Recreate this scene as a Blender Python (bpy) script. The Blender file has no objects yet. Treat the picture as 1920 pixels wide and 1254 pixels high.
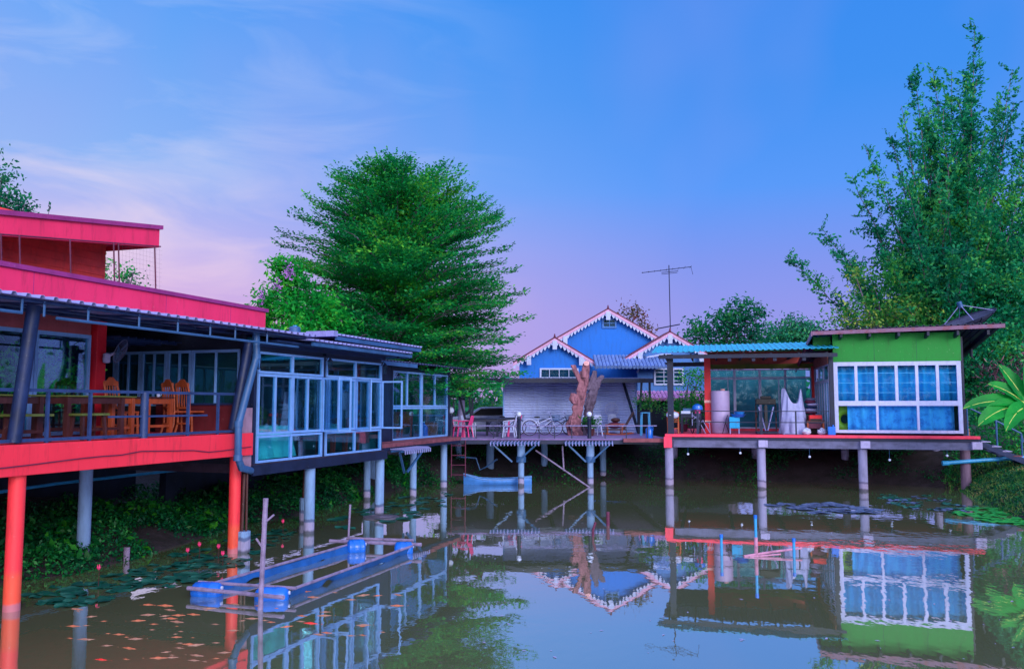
import bpy, math, random
import numpy as np
from mathutils import Vector, Matrix
rnd = random.Random(7); rg = np.random.default_rng(11)
sc = bpy.context.scene; COL = sc.collection
PI = math.pi
# ---------------------------------------------------------------- camera
TH = math.radians(4.75); SN, CS = math.sin(TH), math.cos(TH); FP = 1600.0; CH = 3.0
cam = bpy.data.cameras.new('camera'); cam.lens = 30; cam.sensor_width = 36; cam.clip_end = 3000; cam.clip_start = .05
co = bpy.data.objects.new('camera', cam); COL.objects.link(co)
co.location = (0, 0, CH); co.rotation_euler = (PI/2+TH, 0, 0); sc.camera = co
# ---------------------------------------------------------------- helpers: colour
def lin(c):
    return tuple(((v/255)/12.92 if v/255 <= .04045 else ((v/255+.055)/1.055)**2.4) for v in c)+(1,)
# ---------------------------------------------------------------- world and sun
W = bpy.data.worlds.new('World'); sc.world = W; W.use_nodes = True
nt = W.node_tree; nt.nodes.clear(); N = nt.nodes.new; Lk = nt.links.new
def mth(op, a, b=None, c=None, clamp=False, tree=None):
    t = tree or nt; n = t.nodes.new('ShaderNodeMath'); n.operation = op; n.use_clamp = clamp
    for i, v in enumerate((a, b, c)):
        if v is None: continue
        if isinstance(v, (int, float)): n.inputs[i].default_value = v
        else: t.links.new(v, n.inputs[i])
    return n.outputs[0]
def ramp(fac, stops, tree=None, interp='LINEAR'):
    t = tree or nt; n = t.nodes.new('ShaderNodeValToRGB'); e = n.color_ramp.elements; n.color_ramp.interpolation = interp
    while len(e) < len(stops): e.new(.5)
    for i, (p, c) in enumerate(stops): e[i].position = p; e[i].color = c
    t.links.new(fac, n.inputs[0]); return n.outputs[0]
def mixc(fac, a, b, tree=None, mode='MIX'):
    t = tree or nt; n = t.nodes.new('ShaderNodeMix'); n.data_type = 'RGBA'; n.blend_type = mode
    for k, v in ((0, fac), (6, a), (7, b)):
        if isinstance(v, (int, float)): n.inputs[k].default_value = v
        elif isinstance(v, tuple): n.inputs[k].default_value = v
        else: t.links.new(v, n.inputs[k])
    return n.outputs[2]
tc = N('ShaderNodeTexCoord'); sp = N('ShaderNodeSeparateXYZ'); Lk(tc.outputs['Generated'], sp.inputs[0])
X_, Y_, Z_ = sp.outputs
el = mth('MULTIPLY', mth('ARCSINE', Z_), 180/PI/90)            # 0 horizon .. 1 zenith
e_ = lambda d: d/90
right = ramp(el, [(0, lin((172, 142, 226))), (e_(4), lin((152, 146, 230))), (e_(9), lin((126, 146, 236))), (e_(14), lin((84, 150, 246))), (e_(20), lin((60, 142, 240))), (e_(28), lin((50, 136, 238))), (e_(42), (.45, .62, 1.1, 1)), (e_(60), (.6, .75, 1.2, 1))])
left = ramp(el, [(0, lin((224, 160, 214))), (e_(6), lin((234, 180, 218))), (e_(10), lin((214, 192, 234))), (e_(15), lin((150, 186, 242))), (e_(26), lin((84, 164, 248))), (e_(42), (.45, .62, 1.1, 1)), (e_(60), (.6, .75, 1.2, 1))])
az = mth('ARCTAN2', X_, Y_)                                       # 0 ahead, negative left
fl = mth('MULTIPLY_ADD', az, -1.15, .25, clamp=True)
col = mixc(fl, right, left)
# thin cirrus streaks, lower left; a broad lavender veil in the middle
mp = N('ShaderNodeMapping'); Lk(tc.outputs['Generated'], mp.inputs[0]); mp.inputs['Scale'].default_value = (1.3, 1.3, 5.5); mp.inputs['Rotation'].default_value = (0, .25, 0); mp.inputs['Location'].default_value = (.35, 0, .2)
no = N('ShaderNodeTexNoise'); no.inputs['Scale'].default_value = 2.6; no.inputs['Detail'].default_value = 9; no.inputs['Roughness'].default_value = .55; no.inputs['Distortion'].default_value = .9; Lk(mp.outputs[0], no.inputs[0])
cl = ramp(no.outputs[0], [(.46, (0, 0, 0, 1)), (.64, (1, 1, 1, 1))])
low = ramp(el, [(0, (.55,)*3+(1,)), (e_(7), (1, 1, 1, 1)), (e_(14), (.6,)*3+(1,)), (e_(30), (.28,)*3+(1,)), (e_(50), (.1,)*3+(1,))])
cf = mth('MULTIPLY', mth('MULTIPLY', cl, low), mth('MULTIPLY_ADD', az, -1.3, .05, clamp=True))
ccol = ramp(el, [(0, lin((240, 190, 215))), (e_(9), lin((246, 214, 226))), (e_(20), lin((214, 224, 246)))])
col = mixc(mth('MULTIPLY', cf, 1.25, clamp=True), col, ccol)
n2 = N('ShaderNodeTexNoise'); n2.inputs['Scale'].default_value = 1.7; n2.inputs['Detail'].default_value = 3
m2 = N('ShaderNodeMapping'); Lk(tc.outputs['Generated'], m2.inputs[0]); m2.inputs['Location'].default_value = (.9, .3, 0); m2.inputs['Scale'].default_value = (2, 1, 1.3); Lk(m2.outputs[0], n2.inputs[0])
veil = ramp(n2.outputs[0], [(.42, (0, 0, 0, 1)), (.72, (.42,)*3+(1,))])
col = mixc(veil, col, lin((150, 160, 238)))
# added fill: unseen sky behind the camera brightened to lift the shadows
back = mth('MULTIPLY', mth('MULTIPLY_ADD', Y_, -1.3, -.1, clamp=True), ramp(el, [(0, (1, 1, 1, 1)), (e_(45), (.35,)*3+(1,)), (e_(80), (0, 0, 0, 1))]))
col = mixc(back, col, (2.7, 2.7, 2.9, 1))
gr = ramp(Z_, [(0, (0, 0, 0, 1)), (.002, (1, 1, 1, 1))])
col = mixc(gr, (.1, .1, .14, 1), col)
bg = N('ShaderNodeBackground'); Lk(col, bg.inputs[0]); bg.inputs[1].default_value = 1.0
sky = N('ShaderNodeTexSky'); sky.sky_type = 'NISHITA'; sky.sun_disc = False; sky.sun_elevation = math.radians(20); sky.sun_rotation = math.radians(155)
bg2 = N('ShaderNodeBackground'); Lk(sky.outputs[0], bg2.inputs[0]); bg2.inputs[1].default_value = .006
ad = N('ShaderNodeAddShader'); Lk(bg.outputs[0], ad.inputs[0]); Lk(bg2.outputs[0], ad.inputs[1])
wo = N('ShaderNodeOutputWorld'); Lk(ad.outputs[0], wo.inputs[0])
sl = bpy.data.lights.new('sun', 'SUN'); sl.energy = 2.0; sl.angle = math.radians(26); sl.color = (1, .9, .8)
so = bpy.data.objects.new('sun', sl); COL.objects.link(so)
so.rotation_euler = Vector((-.42, .9, -.37)).to_track_quat('-Z', 'Y').to_euler()
sc.view_settings.view_transform = 'Standard'; sc.view_settings.look = 'None'; sc.view_settings.exposure = 0; sc.view_settings.gamma = 1
sc.cycles.transparent_max_bounces = 12; sc.cycles.max_bounces = 6
# ---------------------------------------------------------------- frames and sight lines
def ray(px, py):
    a = (px-960)/FP; b = (627-py)/FP
    return a, CS-b*SN, SN+b*CS
class Fr:                                   # a building's own axes on the ground
    def __init__(s, ox, oy, deg):
        s.o = (ox, oy); s.t = math.radians(deg); s.c, s.s = math.cos(s.t), math.sin(s.t)
    def l(s, x, y): dx, dy = x-s.o[0], y-s.o[1]; return dx*s.c-dy*s.s, dx*s.s+dy*s.c
    def w(s, x, y): return s.o[0]+x*s.c+y*s.s, s.o[1]-x*s.s+y*s.c
    def _h(s, px, py):
        r = ray(px, py); o = s.l(0, 0); return r, o, (r[0]*s.c-r[1]*s.s, r[0]*s.s+r[1]*s.c)
    def hx(s, xl, px, py): r, o, d = s._h(px, py); t = (xl-o[0])/d[0]; return o[1]+d[1]*t, CH+r[2]*t      # (y,z)
    def hy(s, yl, px, py): r, o, d = s._h(px, py); t = (yl-o[1])/d[1]; return o[0]+d[0]*t, CH+r[2]*t      # (x,z)
    def hz(s, z, px, py): r, o, d = s._h(px, py); t = (z-CH)/r[2]; return o[0]+d[0]*t, o[1]+d[1]*t        # (x,y)
FL = Fr(-5.70, 17.76, 18.6); FR = Fr(5.81, 31.85, 13); FW = Fr(0, 0, 0)
# ---------------------------------------------------------------- materials
MATS = {}
def mat(name, c, rough=.6, var=.18, scale=3, bump=.15, metal=0, streak=1.0, c2=None, bands=None, spec=.4, bscale=None, grime=.42):
    if name in MATS: return MATS[name]
    m = bpy.data.materials.new(name); m.use_nodes = True; t = m.node_tree; b = t.nodes['Principled BSDF']
    b.inputs['Roughness'].default_value = rough; b.inputs['Metallic'].default_value = metal; b.inputs['Specular IOR Level'].default_value = spec
    tcn = t.nodes.new('ShaderNodeTexCoord'); mpn = t.nodes.new('ShaderNodeMapping'); t.links.new(tcn.outputs['Object'], mpn.inputs[0])
    mpn.inputs['Scale'].default_value = (1, 1, streak)
    n = t.nodes.new('ShaderNodeTexNoise'); n.inputs['Scale'].default_value = scale; n.inputs['Detail'].default_value = 7; n.inputs['Roughness'].default_value = .62; t.links.new(mpn.outputs[0], n.inputs[0])
    base = lin(c); dark = tuple(v*(1-var*1.8) for v in base[:3])+(1,) if c2 is None else lin(c2)
    lite = tuple(min(1, v*(1+var)+.015*var) for v in base[:3])+(1,)
    cc = ramp(n.outputs[0], [(.28, dark), (.5, base), (.72, lite)], t)
    if bands:                                # paint or stain bands by height above the water
        spn = t.nodes.new('ShaderNodeSeparateXYZ'); t.links.new(tcn.outputs['Object'], spn.inputs[0])
        for z, w_, bc in bands:
            zz = mth('MULTIPLY_ADD', n.outputs[0], .22, spn.outputs[2], tree=t)
            f = mth('MULTIPLY', mth('SUBTRACT', z+.11, zz, tree=t), 1/w_, clamp=True, tree=t)
            cc = mixc(f, cc, lin(bc), t)
    if grime:
        mg = t.nodes.new('ShaderNodeMapping'); t.links.new(tcn.outputs['Object'], mg.inputs[0]); mg.inputs['Scale'].default_value = (1.6, 1.6, .28)
        ng = t.nodes.new('ShaderNodeTexNoise'); ng.inputs['Scale'].default_value = 4.5; ng.inputs['Detail'].default_value = 8; ng.inputs['Roughness'].default_value = .7; t.links.new(mg.outputs[0], ng.inputs[0])
        cc = mixc(ramp(ng.outputs[0], [(.52, (0, 0, 0, 1)), (.74, (grime,)*3+(1,))], t), cc, tuple(v*.35+.01 for v in base[:3])+(1,), t)
        nc = t.nodes.new('ShaderNodeTexNoise'); nc.inputs['Scale'].default_value = 16; nc.inputs['Detail'].default_value = 6; t.links.new(tcn.outputs['Object'], nc.inputs[0])
        cc = mixc(ramp(nc.outputs[0], [(.68, (0, 0, 0, 1)), (.72, (grime*.7,)*3+(1,))], t), cc, tuple(min(1, v*.6+.2) for v in base[:3])+(1,), t)
    t.links.new(cc, b.inputs['Base Color'])
    rr = mth('MULTIPLY_ADD', n.outputs[0], .25, rough-.12, tree=t, clamp=True); t.links.new(rr, b.inputs['Roughness'])
    if bump:
        n3 = t.nodes.new('ShaderNodeTexNoise'); n3.inputs['Scale'].default_value = bscale or scale*6; n3.inputs['Detail'].default_value = 5; t.links.new(mpn.outputs[0], n3.inputs[0])
        bp = t.nodes.new('ShaderNodeBump'); bp.inputs['Strength'].default_value = bump; bp.inputs['Distance'].default_value = .03; t.links.new(n3.outputs[0], bp.inputs['Height']); t.links.new(bp.outputs[0], b.inputs['Normal'])
    MATS[name] = m; return m
def glass(name, tint=(.45, .72, .8), g=.16, rough=.02, clear=.8):
    m = bpy.data.materials.new(name); m.use_nodes = True; t = m.node_tree; t.nodes.clear()
    tr = t.nodes.new('ShaderNodeBsdfTransparent'); tr.inputs[0].default_value = tint+(1,)
    df = t.nodes.new('ShaderNodeBsdfDiffuse'); df.inputs[0].default_value = (.02, .1, .14, 1)
    a = t.nodes.new('ShaderNodeMixShader'); a.inputs[0].default_value = clear; t.links.new(df.outputs[0], a.inputs[1]); t.links.new(tr.outputs[0], a.inputs[2])
    gl = t.nodes.new('ShaderNodeBsdfGlossy'); gl.inputs[1].default_value = rough; gl.inputs[0].default_value = (.75, .9, 1, 1)
    nn = t.nodes.new('ShaderNodeTexNoise'); nn.inputs['Scale'].default_value = .7; bp = t.nodes.new('ShaderNodeBump'); bp.inputs['Strength'].default_value = .02; bp.inputs['Distance'].default_value = .1; t.links.new(nn.outputs[0], bp.inputs['Height']); t.links.new(bp.outputs[0], gl.inputs['Normal'])
    fr = t.nodes.new('ShaderNodeFresnel'); fr.inputs[0].default_value = 1.5
    f = mth('MULTIPLY_ADD', fr.outputs[0], .42, g-.035, clamp=True, tree=t)
    x = t.nodes.new('ShaderNodeMixShader'); t.links.new(f, x.inputs[0]); t.links.new(a.outputs[0], x.inputs[1]); t.links.new(gl.outputs[0], x.inputs[2])
    o = t.nodes.new('ShaderNodeOutputMaterial'); t.links.new(x.outputs[0], o.inputs[0]); MATS[name] = m; return m
def leafmat(name, ca, cb, cc_=None, scale=.7, trans=.4):
    m = bpy.data.materials.new(name); m.use_nodes = True; t = m.node_tree; t.nodes.clear()
    tcn = t.nodes.new('ShaderNodeTexCoord'); n = t.nodes.new('ShaderNodeTexNoise'); n.inputs['Scale'].default_value = scale; n.inputs['Detail'].default_value = 4; t.links.new(tcn.outputs['Object'], n.inputs[0])
    g = t.nodes.new('ShaderNodeNewGeometry')
    f = mth('ADD', mth('MULTIPLY', n.outputs[0], 1.5, tree=t), mth('MULTIPLY_ADD', g.outputs['Random Per Island'], .5, -.5, tree=t), tree=t, clamp=True)
    st = [(.15, lin(ca)), (.62, lin(cb))] + ([(.92, lin(cc_))] if cc_ else [])
    c = ramp(f, st, t)
    d = t.nodes.new('ShaderNodeBsdfPrincipled'); d.inputs['Roughness'].default_value = .45; d.inputs['Specular IOR Level'].default_value = .25; t.links.new(c, d.inputs['Base Color'])
    tl = t.nodes.new('ShaderNodeBsdfTranslucent'); t.links.new(c, tl.inputs[0])
    x = t.nodes.new('ShaderNodeMixShader'); x.inputs[0].default_value = trans; t.links.new(d.outputs[0], x.inputs[1]); t.links.new(tl.outputs[0], x.inputs[2])
    o = t.nodes.new('ShaderNodeOutputMaterial'); t.links.new(x.outputs[0], o.inputs[0]); MATS[name] = m; return m
RED = mat('red_paint', (238, 48, 74), .5, .08, 1.2, .1, streak=.25, grime=.6)
PINK = mat('pink_paint', (240, 50, 106), .55, .1, .9, .1, streak=.3, grime=.6)
COPE = mat('purple_coping', (150, 50, 128), .6, .15, 2)
ORW = mat('orange_red_siding', (232, 70, 72), .6, .15, 2)
REDC = mat('red_column_paint', (240, 56, 72), .5, .1, 2, .15, streak=.3, bands=[(.62, .12, (236, 84, 66)), (.14, .04, (190, 110, 130))], grime=.6)
PILR = mat('crimson_pillar', (196, 22, 48), .5, .12, 2)
CONC = mat('bluish_concrete', (116, 150, 205), .85, .22, 2.5, .35, streak=.35, bands=[(.34, .03, (84, 100, 146)), (.27, .03, (146, 142, 186)), (.1, .05, (80, 84, 106))])
CONCG = mat('grey_lavender_concrete', (136, 134, 182), .85, .25, 2.5, .4, streak=.35, bands=[(.34, .03, (98, 92, 132)), (.27, .03, (142, 132, 172)), (.1, .05, (82, 78, 100))])
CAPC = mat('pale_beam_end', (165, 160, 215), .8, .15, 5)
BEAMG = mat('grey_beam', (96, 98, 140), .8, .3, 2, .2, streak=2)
STEEL = mat('blue_grey_steel', (50, 92, 150), .4, .2, 3, .08, streak=.4)
STEELD = mat('dark_blue_steel', (22, 42, 92), .45, .25, 3, .08)
NAVY = mat('navy_paint', (16, 28, 66), .5, .25, 3, .08)
FRAME = mat('pale_blue_frame', (114, 160, 236), .35, .07, 6, .03)
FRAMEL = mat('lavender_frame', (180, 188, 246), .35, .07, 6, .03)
SHEETL = mat('lavender_sheet_metal', (136, 140, 208), .35, .14, 2, .08)
SHEETD = mat('dark_sheet_metal', (52, 58, 104), .4, .25, 2, .1)
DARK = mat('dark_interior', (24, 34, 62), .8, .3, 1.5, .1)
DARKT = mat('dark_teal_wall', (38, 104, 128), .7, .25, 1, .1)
FLOORD = mat('dark_floor', (56, 44, 70), .7, .25, 4)
WOOD = mat('orange_wood', (160, 74, 46), .45, .3, 5, .15, streak=.3)
WOODD = mat('dark_red_wood', (70, 34, 40), .5, .3, 5, .15, streak=.3)
YEL = mat('yellow_green_edge', (92, 104, 52), .5, .2, 8)
DECKB = mat('brown_plank', (122, 66, 84), .75, .28, 4, .25)
DECKP = mat('purple_plank', (126, 104, 168), .75, .22, 4, .25)
REDECK = mat('red_deck_edge', (236, 60, 100), .55, .14, 3, .15)
TEAL = mat('turquoise_sheet', (40, 172, 216), .4, .16, 1.6, .12, streak=3)
GREEN = mat('green_wall_paint', (3, 132, 50), .6, .07, 1, .1, grime=.6)
BLUEW = mat('bright_blue_wall', (10, 110, 224), .65, .05, .6, .06)
BLUEP = mat('pale_blue_wall', (66, 120, 206), .65, .12, .8, .08)
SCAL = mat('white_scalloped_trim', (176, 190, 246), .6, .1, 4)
ROSE = mat('rose_fascia', (204, 156, 208), .6, .12, 3)
MAROON = mat('maroon_ridge', (96, 36, 74), .6, .2, 3)
TILE = mat('blue_tile', (100, 130, 200), .55, .3, 5)
CORR = mat('corrugated_blue_sheet', (176, 194, 252), .45, .12, .9, .08, streak=2.5)
BARK = mat('reddish_bark', (146, 98, 118), .9, .42, 5, 1, c2=(60, 38, 62), streak=.35, bscale=9)
BARKG = mat('grey_bark', (104, 90, 118), .9, .35, 3, .8, streak=.4)
BARKR = mat('pinkish_bark', (168, 104, 96), .9, .3, 4, .6, streak=.3)
PBLUE = mat('blue_plastic', (10, 106, 226), .3, .1, 3, .05, spec=.6)
BNET = mat('blue_tarpaulin', (20, 84, 164), .55, .22, 2.5, .35)
BAMB = mat('weathered_bamboo', (132, 118, 160), .7, .3, 6, .3)
CYANP = mat('cyan_pipe', (50, 150, 220), .35, .15, 5)
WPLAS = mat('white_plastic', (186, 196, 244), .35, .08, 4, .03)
PKPL = mat('pink_plastic', (236, 70, 150), .35, .1, 4, .03)
SHEETW = mat('silver_fabric_cover', (150, 158, 218), .55, .16, 3, .3, grime=0)
TANK = mat('lavender_tank', (164, 150, 206), .45, .08, 3, .05, grime=0)
CLOTH = mat('turquoise_cloth', (110, 236, 244), .8, .08, 3, .1, grime=0)
BLK = mat('black_rubber', (14, 16, 30), .5, .2, 6)
REDP = mat('red_plastic', (226, 26, 48), .4, .12, 5)
CBLUE = mat('sky_blue_cabinet', (20, 166, 240), .4, .08, 4)
YLW = mat('lime_ring', (150, 176, 14), .5, .05, 4, .03, grime=0)
HULL = mat('boat_blue', (66, 130, 220), .45, .14, 3)
CREAM = mat('pale_concrete_wall', (150, 120, 150), .8, .2, 3)
SKIN_K = mat('koi_orange', (184, 100, 78), .35, .25, 9, 0, grime=0)
KOIP = mat('koi_pale', (158, 108, 100), .35, .25, 9, 0, grime=0)
KOIR = mat('koi_red', (232, 40, 48), .35, .2, 9, 0, grime=0)
G1 = glass('teal_glass', (.72, .96, 1), .04, clear=.96)
G2 = glass('blue_glass', (.8, .95, 1), .03, clear=.97)
GD = glass('dark_glass', (.3, .6, .68), .03, clear=.75)
# ---------------------------------------------------------------- mesh builder
def link(o, parent=None):
    COL.objects.link(o)
    if parent is not None: o.parent = parent
    return o
class MB:
    def __init__(s): s.v = []; s.f = []
    def add(s, vs, fs):
        n = len(s.v); s.v += [tuple(p) for p in vs]; s.f += [tuple(i+n for i in f) for f in fs]; return s
    def box(s, x0, x1, y0, y1, z0, z1):
        return s.add([(x0, y0, z0), (x1, y0, z0), (x1, y1, z0), (x0, y1, z0), (x0, y0, z1), (x1, y0, z1), (x1, y1, z1), (x0, y1, z1)],
                     [(3, 2, 1, 0), (4, 5, 6, 7), (0, 1, 5, 4), (1, 2, 6, 5), (2, 3, 7, 6), (3, 0, 4, 7)])
    def bar(s, p, q, w, h=None, up=(0, 0, 1)):
        h = h or w; p, q = Vector(p), Vector(q); d = (q-p).normalized(); u = Vector(up)
        if abs(d.dot(u)) > .98: u = Vector((1, 0, 0))
        a = d.cross(u).normalized()*w/2; b = a.cross(d).normalized()*h/2
        vs = [e+sa*a+sb*b for e in (p, q) for sa, sb in ((-1, -1), (1, -1), (1, 1), (-1, 1))]
        return s.add(vs, [(0, 1, 2, 3), (7, 6, 5, 4), (0, 4, 5, 1), (1, 5, 6, 2), (2, 6, 7, 3), (3, 7, 4, 0)])
    def tube(s, pts, r, n=8, cap=True):
        pts = [Vector(p) for p in pts]; k = len(pts); rr = r if isinstance(r, (list, tuple)) else [r]*k
        vs = []; u = None
        for i, p in enumerate(pts):
            d = (pts[min(i+1, k-1)]-pts[max(i-1, 0)])
            d = d.normalized() if d.length > 1e-9 else Vector((0, 0, 1))
            if u is None: u = d.cross(Vector((0, 0, 1)) if abs(d.z) < .9 else Vector((1, 0, 0))).normalized()
            else:
                u = (u-d*u.dot(d)); u = u.normalized() if u.length > 1e-6 else Vector((1, 0, 0))
            w = d.cross(u)
            vs += [p+rr[i]*(math.cos(2*PI*j/n)*u+math.sin(2*PI*j/n)*w) for j in range(n)]
        fs = [(i*n+j, i*n+(j+1) % n, (i+1)*n+(j+1) % n, (i+1)*n+j) for i in range(k-1) for j in range(n)]
        if cap: fs += [tuple(range(n-1, -1, -1)), tuple((k-1)*n+j for j in range(n))]
        return s.add(vs, fs)
    def ring(s, c, R, r, ax=(0, 1, 0), n=24, m=6):
        a = Vector(ax).normalized(); u = a.orthogonal().normalized(); w = a.cross(u); vs = []
        for i in range(n):
            t = 2*PI*i/n; d = math.cos(t)*u+math.sin(t)*w
            vs += [Vector(c)+d*(R+r*math.cos(2*PI*j/m))+a*r*math.sin(2*PI*j/m) for j in range(m)]
        return s.add(vs, [(i*m+j, ((i+1) % n)*m+j, ((i+1) % n)*m+(j+1) % m, i*m+(j+1) % m) for i in range(n) for j in range(m)])
    def lathe(s, prof, c=(0, 0, 0), n=20, sx=1, sy=1):
        vs = [(c[0]+r*sx*math.cos(2*PI*j/n), c[1]+r*sy*math.sin(2*PI*j/n), c[2]+z) for r, z in prof for j in range(n)]
        k = len(prof); fs = [(i*n+j, i*n+(j+1) % n, (i+1)*n+(j+1) % n, (i+1)*n+j) for i in range(k-1) for j in range(n)]
        return s.add(vs, fs+[tuple(range(n-1, -1, -1)), tuple((k-1)*n+j for j in range(n))])
    def ball(s, c, rx, ry=None, rz=None, n=14, m=8):
        ry = ry or rx; rz = rz or rx
        return s.lathe([(max(1e-4, math.sin(PI*i/m)), -math.cos(PI*i/m)*rz) for i in range(m+1)], c, n, rx, ry)
    def prism(s, poly, axis, a, b):                 # poly in the other two axes, extruded along axis
        def P(p, k): return {0: (k, p[0], p[1]), 1: (p[0], k, p[1]), 2: (p[0], p[1], k)}[axis]
        n = len(poly); return s.add([P(p, a) for p in poly]+[P(p, b) for p in poly], [tuple(range(n)), tuple(range(2*n-1, n-1, -1))]+[(i, i+n, (i+1) % n+n, (i+1) % n) for i in range(n)])
    def grid(s, P, nu, nv):
        return s.add([P(i/nu, j/nv) for i in range(nu+1) for j in range(nv+1)], [(i*(nv+1)+j, (i+1)*(nv+1)+j, (i+1)*(nv+1)+j+1, i*(nv+1)+j+1) for i in range(nu) for j in range(nv)])
    def obj(s, name, m, parent=None, smooth=False, bevel=0, solid=0):
        me = bpy.data.meshes.new(name); me.from_pydata(s.v, [], s.f); me.materials.append(m); me.update()
        import bmesh
        bm = bmesh.new(); bm.from_mesh(me); bmesh.ops.recalc_face_normals(bm, faces=bm.faces); bm.to_mesh(me); bm.free()
        if smooth: me.polygons.foreach_set('use_smooth', [True]*len(me.polygons))
        o = link(bpy.data.objects.new(name, me), parent)
        if smooth:
            try: me.set_sharp_from_angle(angle=math.radians(42))
            except Exception: pass
        if bevel: b = o.modifiers.new('b', 'BEVEL'); b.width = bevel; b.segments = 2; b.limit_method = 'ANGLE'
        if solid: b = o.modifiers.new('s', 'SOLIDIFY'); b.thickness = solid
        return o
def tag(o, label, cat, group=None, kind=None):
    if label: o['label'] = label
    if cat: o['category'] = cat
    if group: o['group'] = group
    if kind: o['kind'] = kind
    return o
def thing(name, label, cat, fr=FW, x=0, y=0, z=0, rot=0, group=None):
    o = bpy.data.objects.new(name, None); o.empty_display_size = .1; link(o)
    wx, wy = fr.w(x, y); o.location = (wx, wy, z); o.rotation_euler = (0, 0, -fr.t+math.radians(rot))
    return tag(o, label, cat, group)
def dup(root, label, fr, x, y, z, rot=0, sc_=1):
    def cp(o, par):
        c = o.copy(); COL.objects.link(c); c.parent = par
        for ch in list(o.children): cp(ch, c)
        return c
    r = cp(root, None); wx, wy = fr.w(x, y); r.location = (wx, wy, z); r.rotation_euler = (0, 0, -fr.t+math.radians(rot)); r.scale = (sc_,)*3
    r['label'] = label; return r
def window(root, ax, k, a0, a1, z0, z1, vs=(), hs=(), fw=.06, d=.07, fm=FRAME, gm=G1, thin=.035, nm='window'):
    m = MB(); g = MB()
    def B(mb, a, b, c, e, dd): mb.box(*((k-dd/2, k+dd/2, a, b) if ax == 'x' else (a, b, k-dd/2, k+dd/2)), c, e)
    B(m, a0, a0+fw, z0, z1, d); B(m, a1-fw, a1, z0, z1, d); B(m, a0+fw, a1-fw, z0, z0+fw, d); B(m, a0+fw, a1-fw, z1-fw, z1, d)
    ys = sorted(h for h in hs); xs = sorted(vs)
    for h in ys: B(m, a0+fw, a1-fw, h-thin/2, h+thin/2, d*.8)
    edges = [z0+fw]+ys+[z1-fw]
    for v in xs:
        for lo, hi in zip(edges[:-1], edges[1:]): B(m, v-thin/2, v+thin/2, lo+(thin/2 if lo in ys else 0), hi-(thin/2 if hi in ys else 0), d*.9)
    B(g, a0+fw*.5, a1-fw*.5, z0+fw*.5, z1-fw*.5, .006)
    f = m.obj(nm, fm, root); g.obj('pane', gm, f); return f
def corr_sheet(P, nu, length, pitch, amp, nn=6):    # P(u, s, h): u across, s along the corrugation run in metres
    pr = []
    k = int(length/pitch)
    for i in range(k+1):
        for fx, h in ((0, 0), (.55, 0), (.64, 1), (.9, 1)): pr.append((i*pitch+fx*pitch, h*amp))
    pr = [p for p in pr if p[0] <= length]
    m = MB(); n = len(pr)
    m.add([P(i/nu, s_, h) for i in range(nu+1) for s_, h in pr], [(i*n+j, (i+1)*n+j, (i+1)*n+j+1, i*n+j+1) for i in range(nu) for j in range(n-1)])
    return m
def np_mesh(name, V, Fq, m, parent=None):
    me = bpy.data.meshes.new(name); nv = len(V); nf = len(Fq); k = Fq.shape[1]
    me.vertices.add(nv); me.vertices.foreach_set('co', V.astype(np.float32).ravel())
    me.loops.add(nf*k); me.loops.foreach_set('vertex_index', Fq.astype(np.int32).ravel())
    me.polygons.add(nf); me.polygons.foreach_set('loop_start', np.arange(0, nf*k, k, dtype=np.int32))
    me.materials.append(m); me.update(calc_edges=True); return link(bpy.data.objects.new(name, me), parent)
def leaves(name, C, m, parent=None, size=.12, asp=.45, flat=0.0, D=None, jit=.35):
    n = len(C); C = np.asarray(C, float)
    u = rg.normal(size=(n, 3)); 
    if D is not None: u = np.asarray(D)+u*.45
    u[:, 2] *= (1-flat*.7); u /= np.linalg.norm(u, axis=1)[:, None]
    nrm = rg.normal(size=(n, 3)); nrm[:, 2] += flat*4
    w = np.cross(u, nrm); w /= np.linalg.norm(w, axis=1)[:, None]+1e-9
    s = size*(1+jit*rg.uniform(-1, 1, n))[:, None]
    kk = np.cross(u, w)*s*.12
    V = np.stack([C-u*s*.5, C+w*s*asp*.5-kk, C+u*s*.5, C-w*s*asp*.5-kk], 1).reshape(-1, 3)
    return np_mesh(name, V, np.arange(4*n).reshape(n, 4), m, parent)
# ================================================================ GROUND, WATER
pond_px = [(0, 1092), (130, 1078), (240, 1050), (370, 1012), (440, 985), (560, 965), (690, 930), (780, 912), (868, 903), (960, 898), (1240, 898), (1430, 902), (1620, 906), (1800, 916), (1850, 945), (1920, 975)]
POND = [FW.hz(0, *p) for p in pond_px]+[(14.5, 18), (16, 8), (15, -6), (5, -12), (-12, -9), (-14, 3), (-11.5, 11)]
PA = np.array(POND); PB = np.roll(PA, -1, 0)
def pond_sd(X, Y):                                 # >0 on land
    P = np.stack([X, Y], -1)[..., None, :]; E = PB-PA; T = ((P-PA)*E).sum(-1)/(E*E).sum(-1); T = np.clip(T, 0, 1)
    d = np.sqrt((((P-PA)-T[..., None]*E)**2).sum(-1)).min(-1)
    ins = np.zeros(X.shape, bool)
    for (x0, y0), (x1, y1) in zip(PA, PB):
        c = ((y0 > Y) != (y1 > Y)) & (X < (x1-x0)*(Y-y0)/(y1-y0+1e-12)+x0); ins ^= c
    return np.where(ins, -d, d)
def wob(X, Y): return .5*np.sin(X*.9+1.3*np.sin(Y*.7))+.3*np.sin(Y*1.7+X*.4)+.2*np.sin(X*3.1+Y*2.3)
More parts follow.
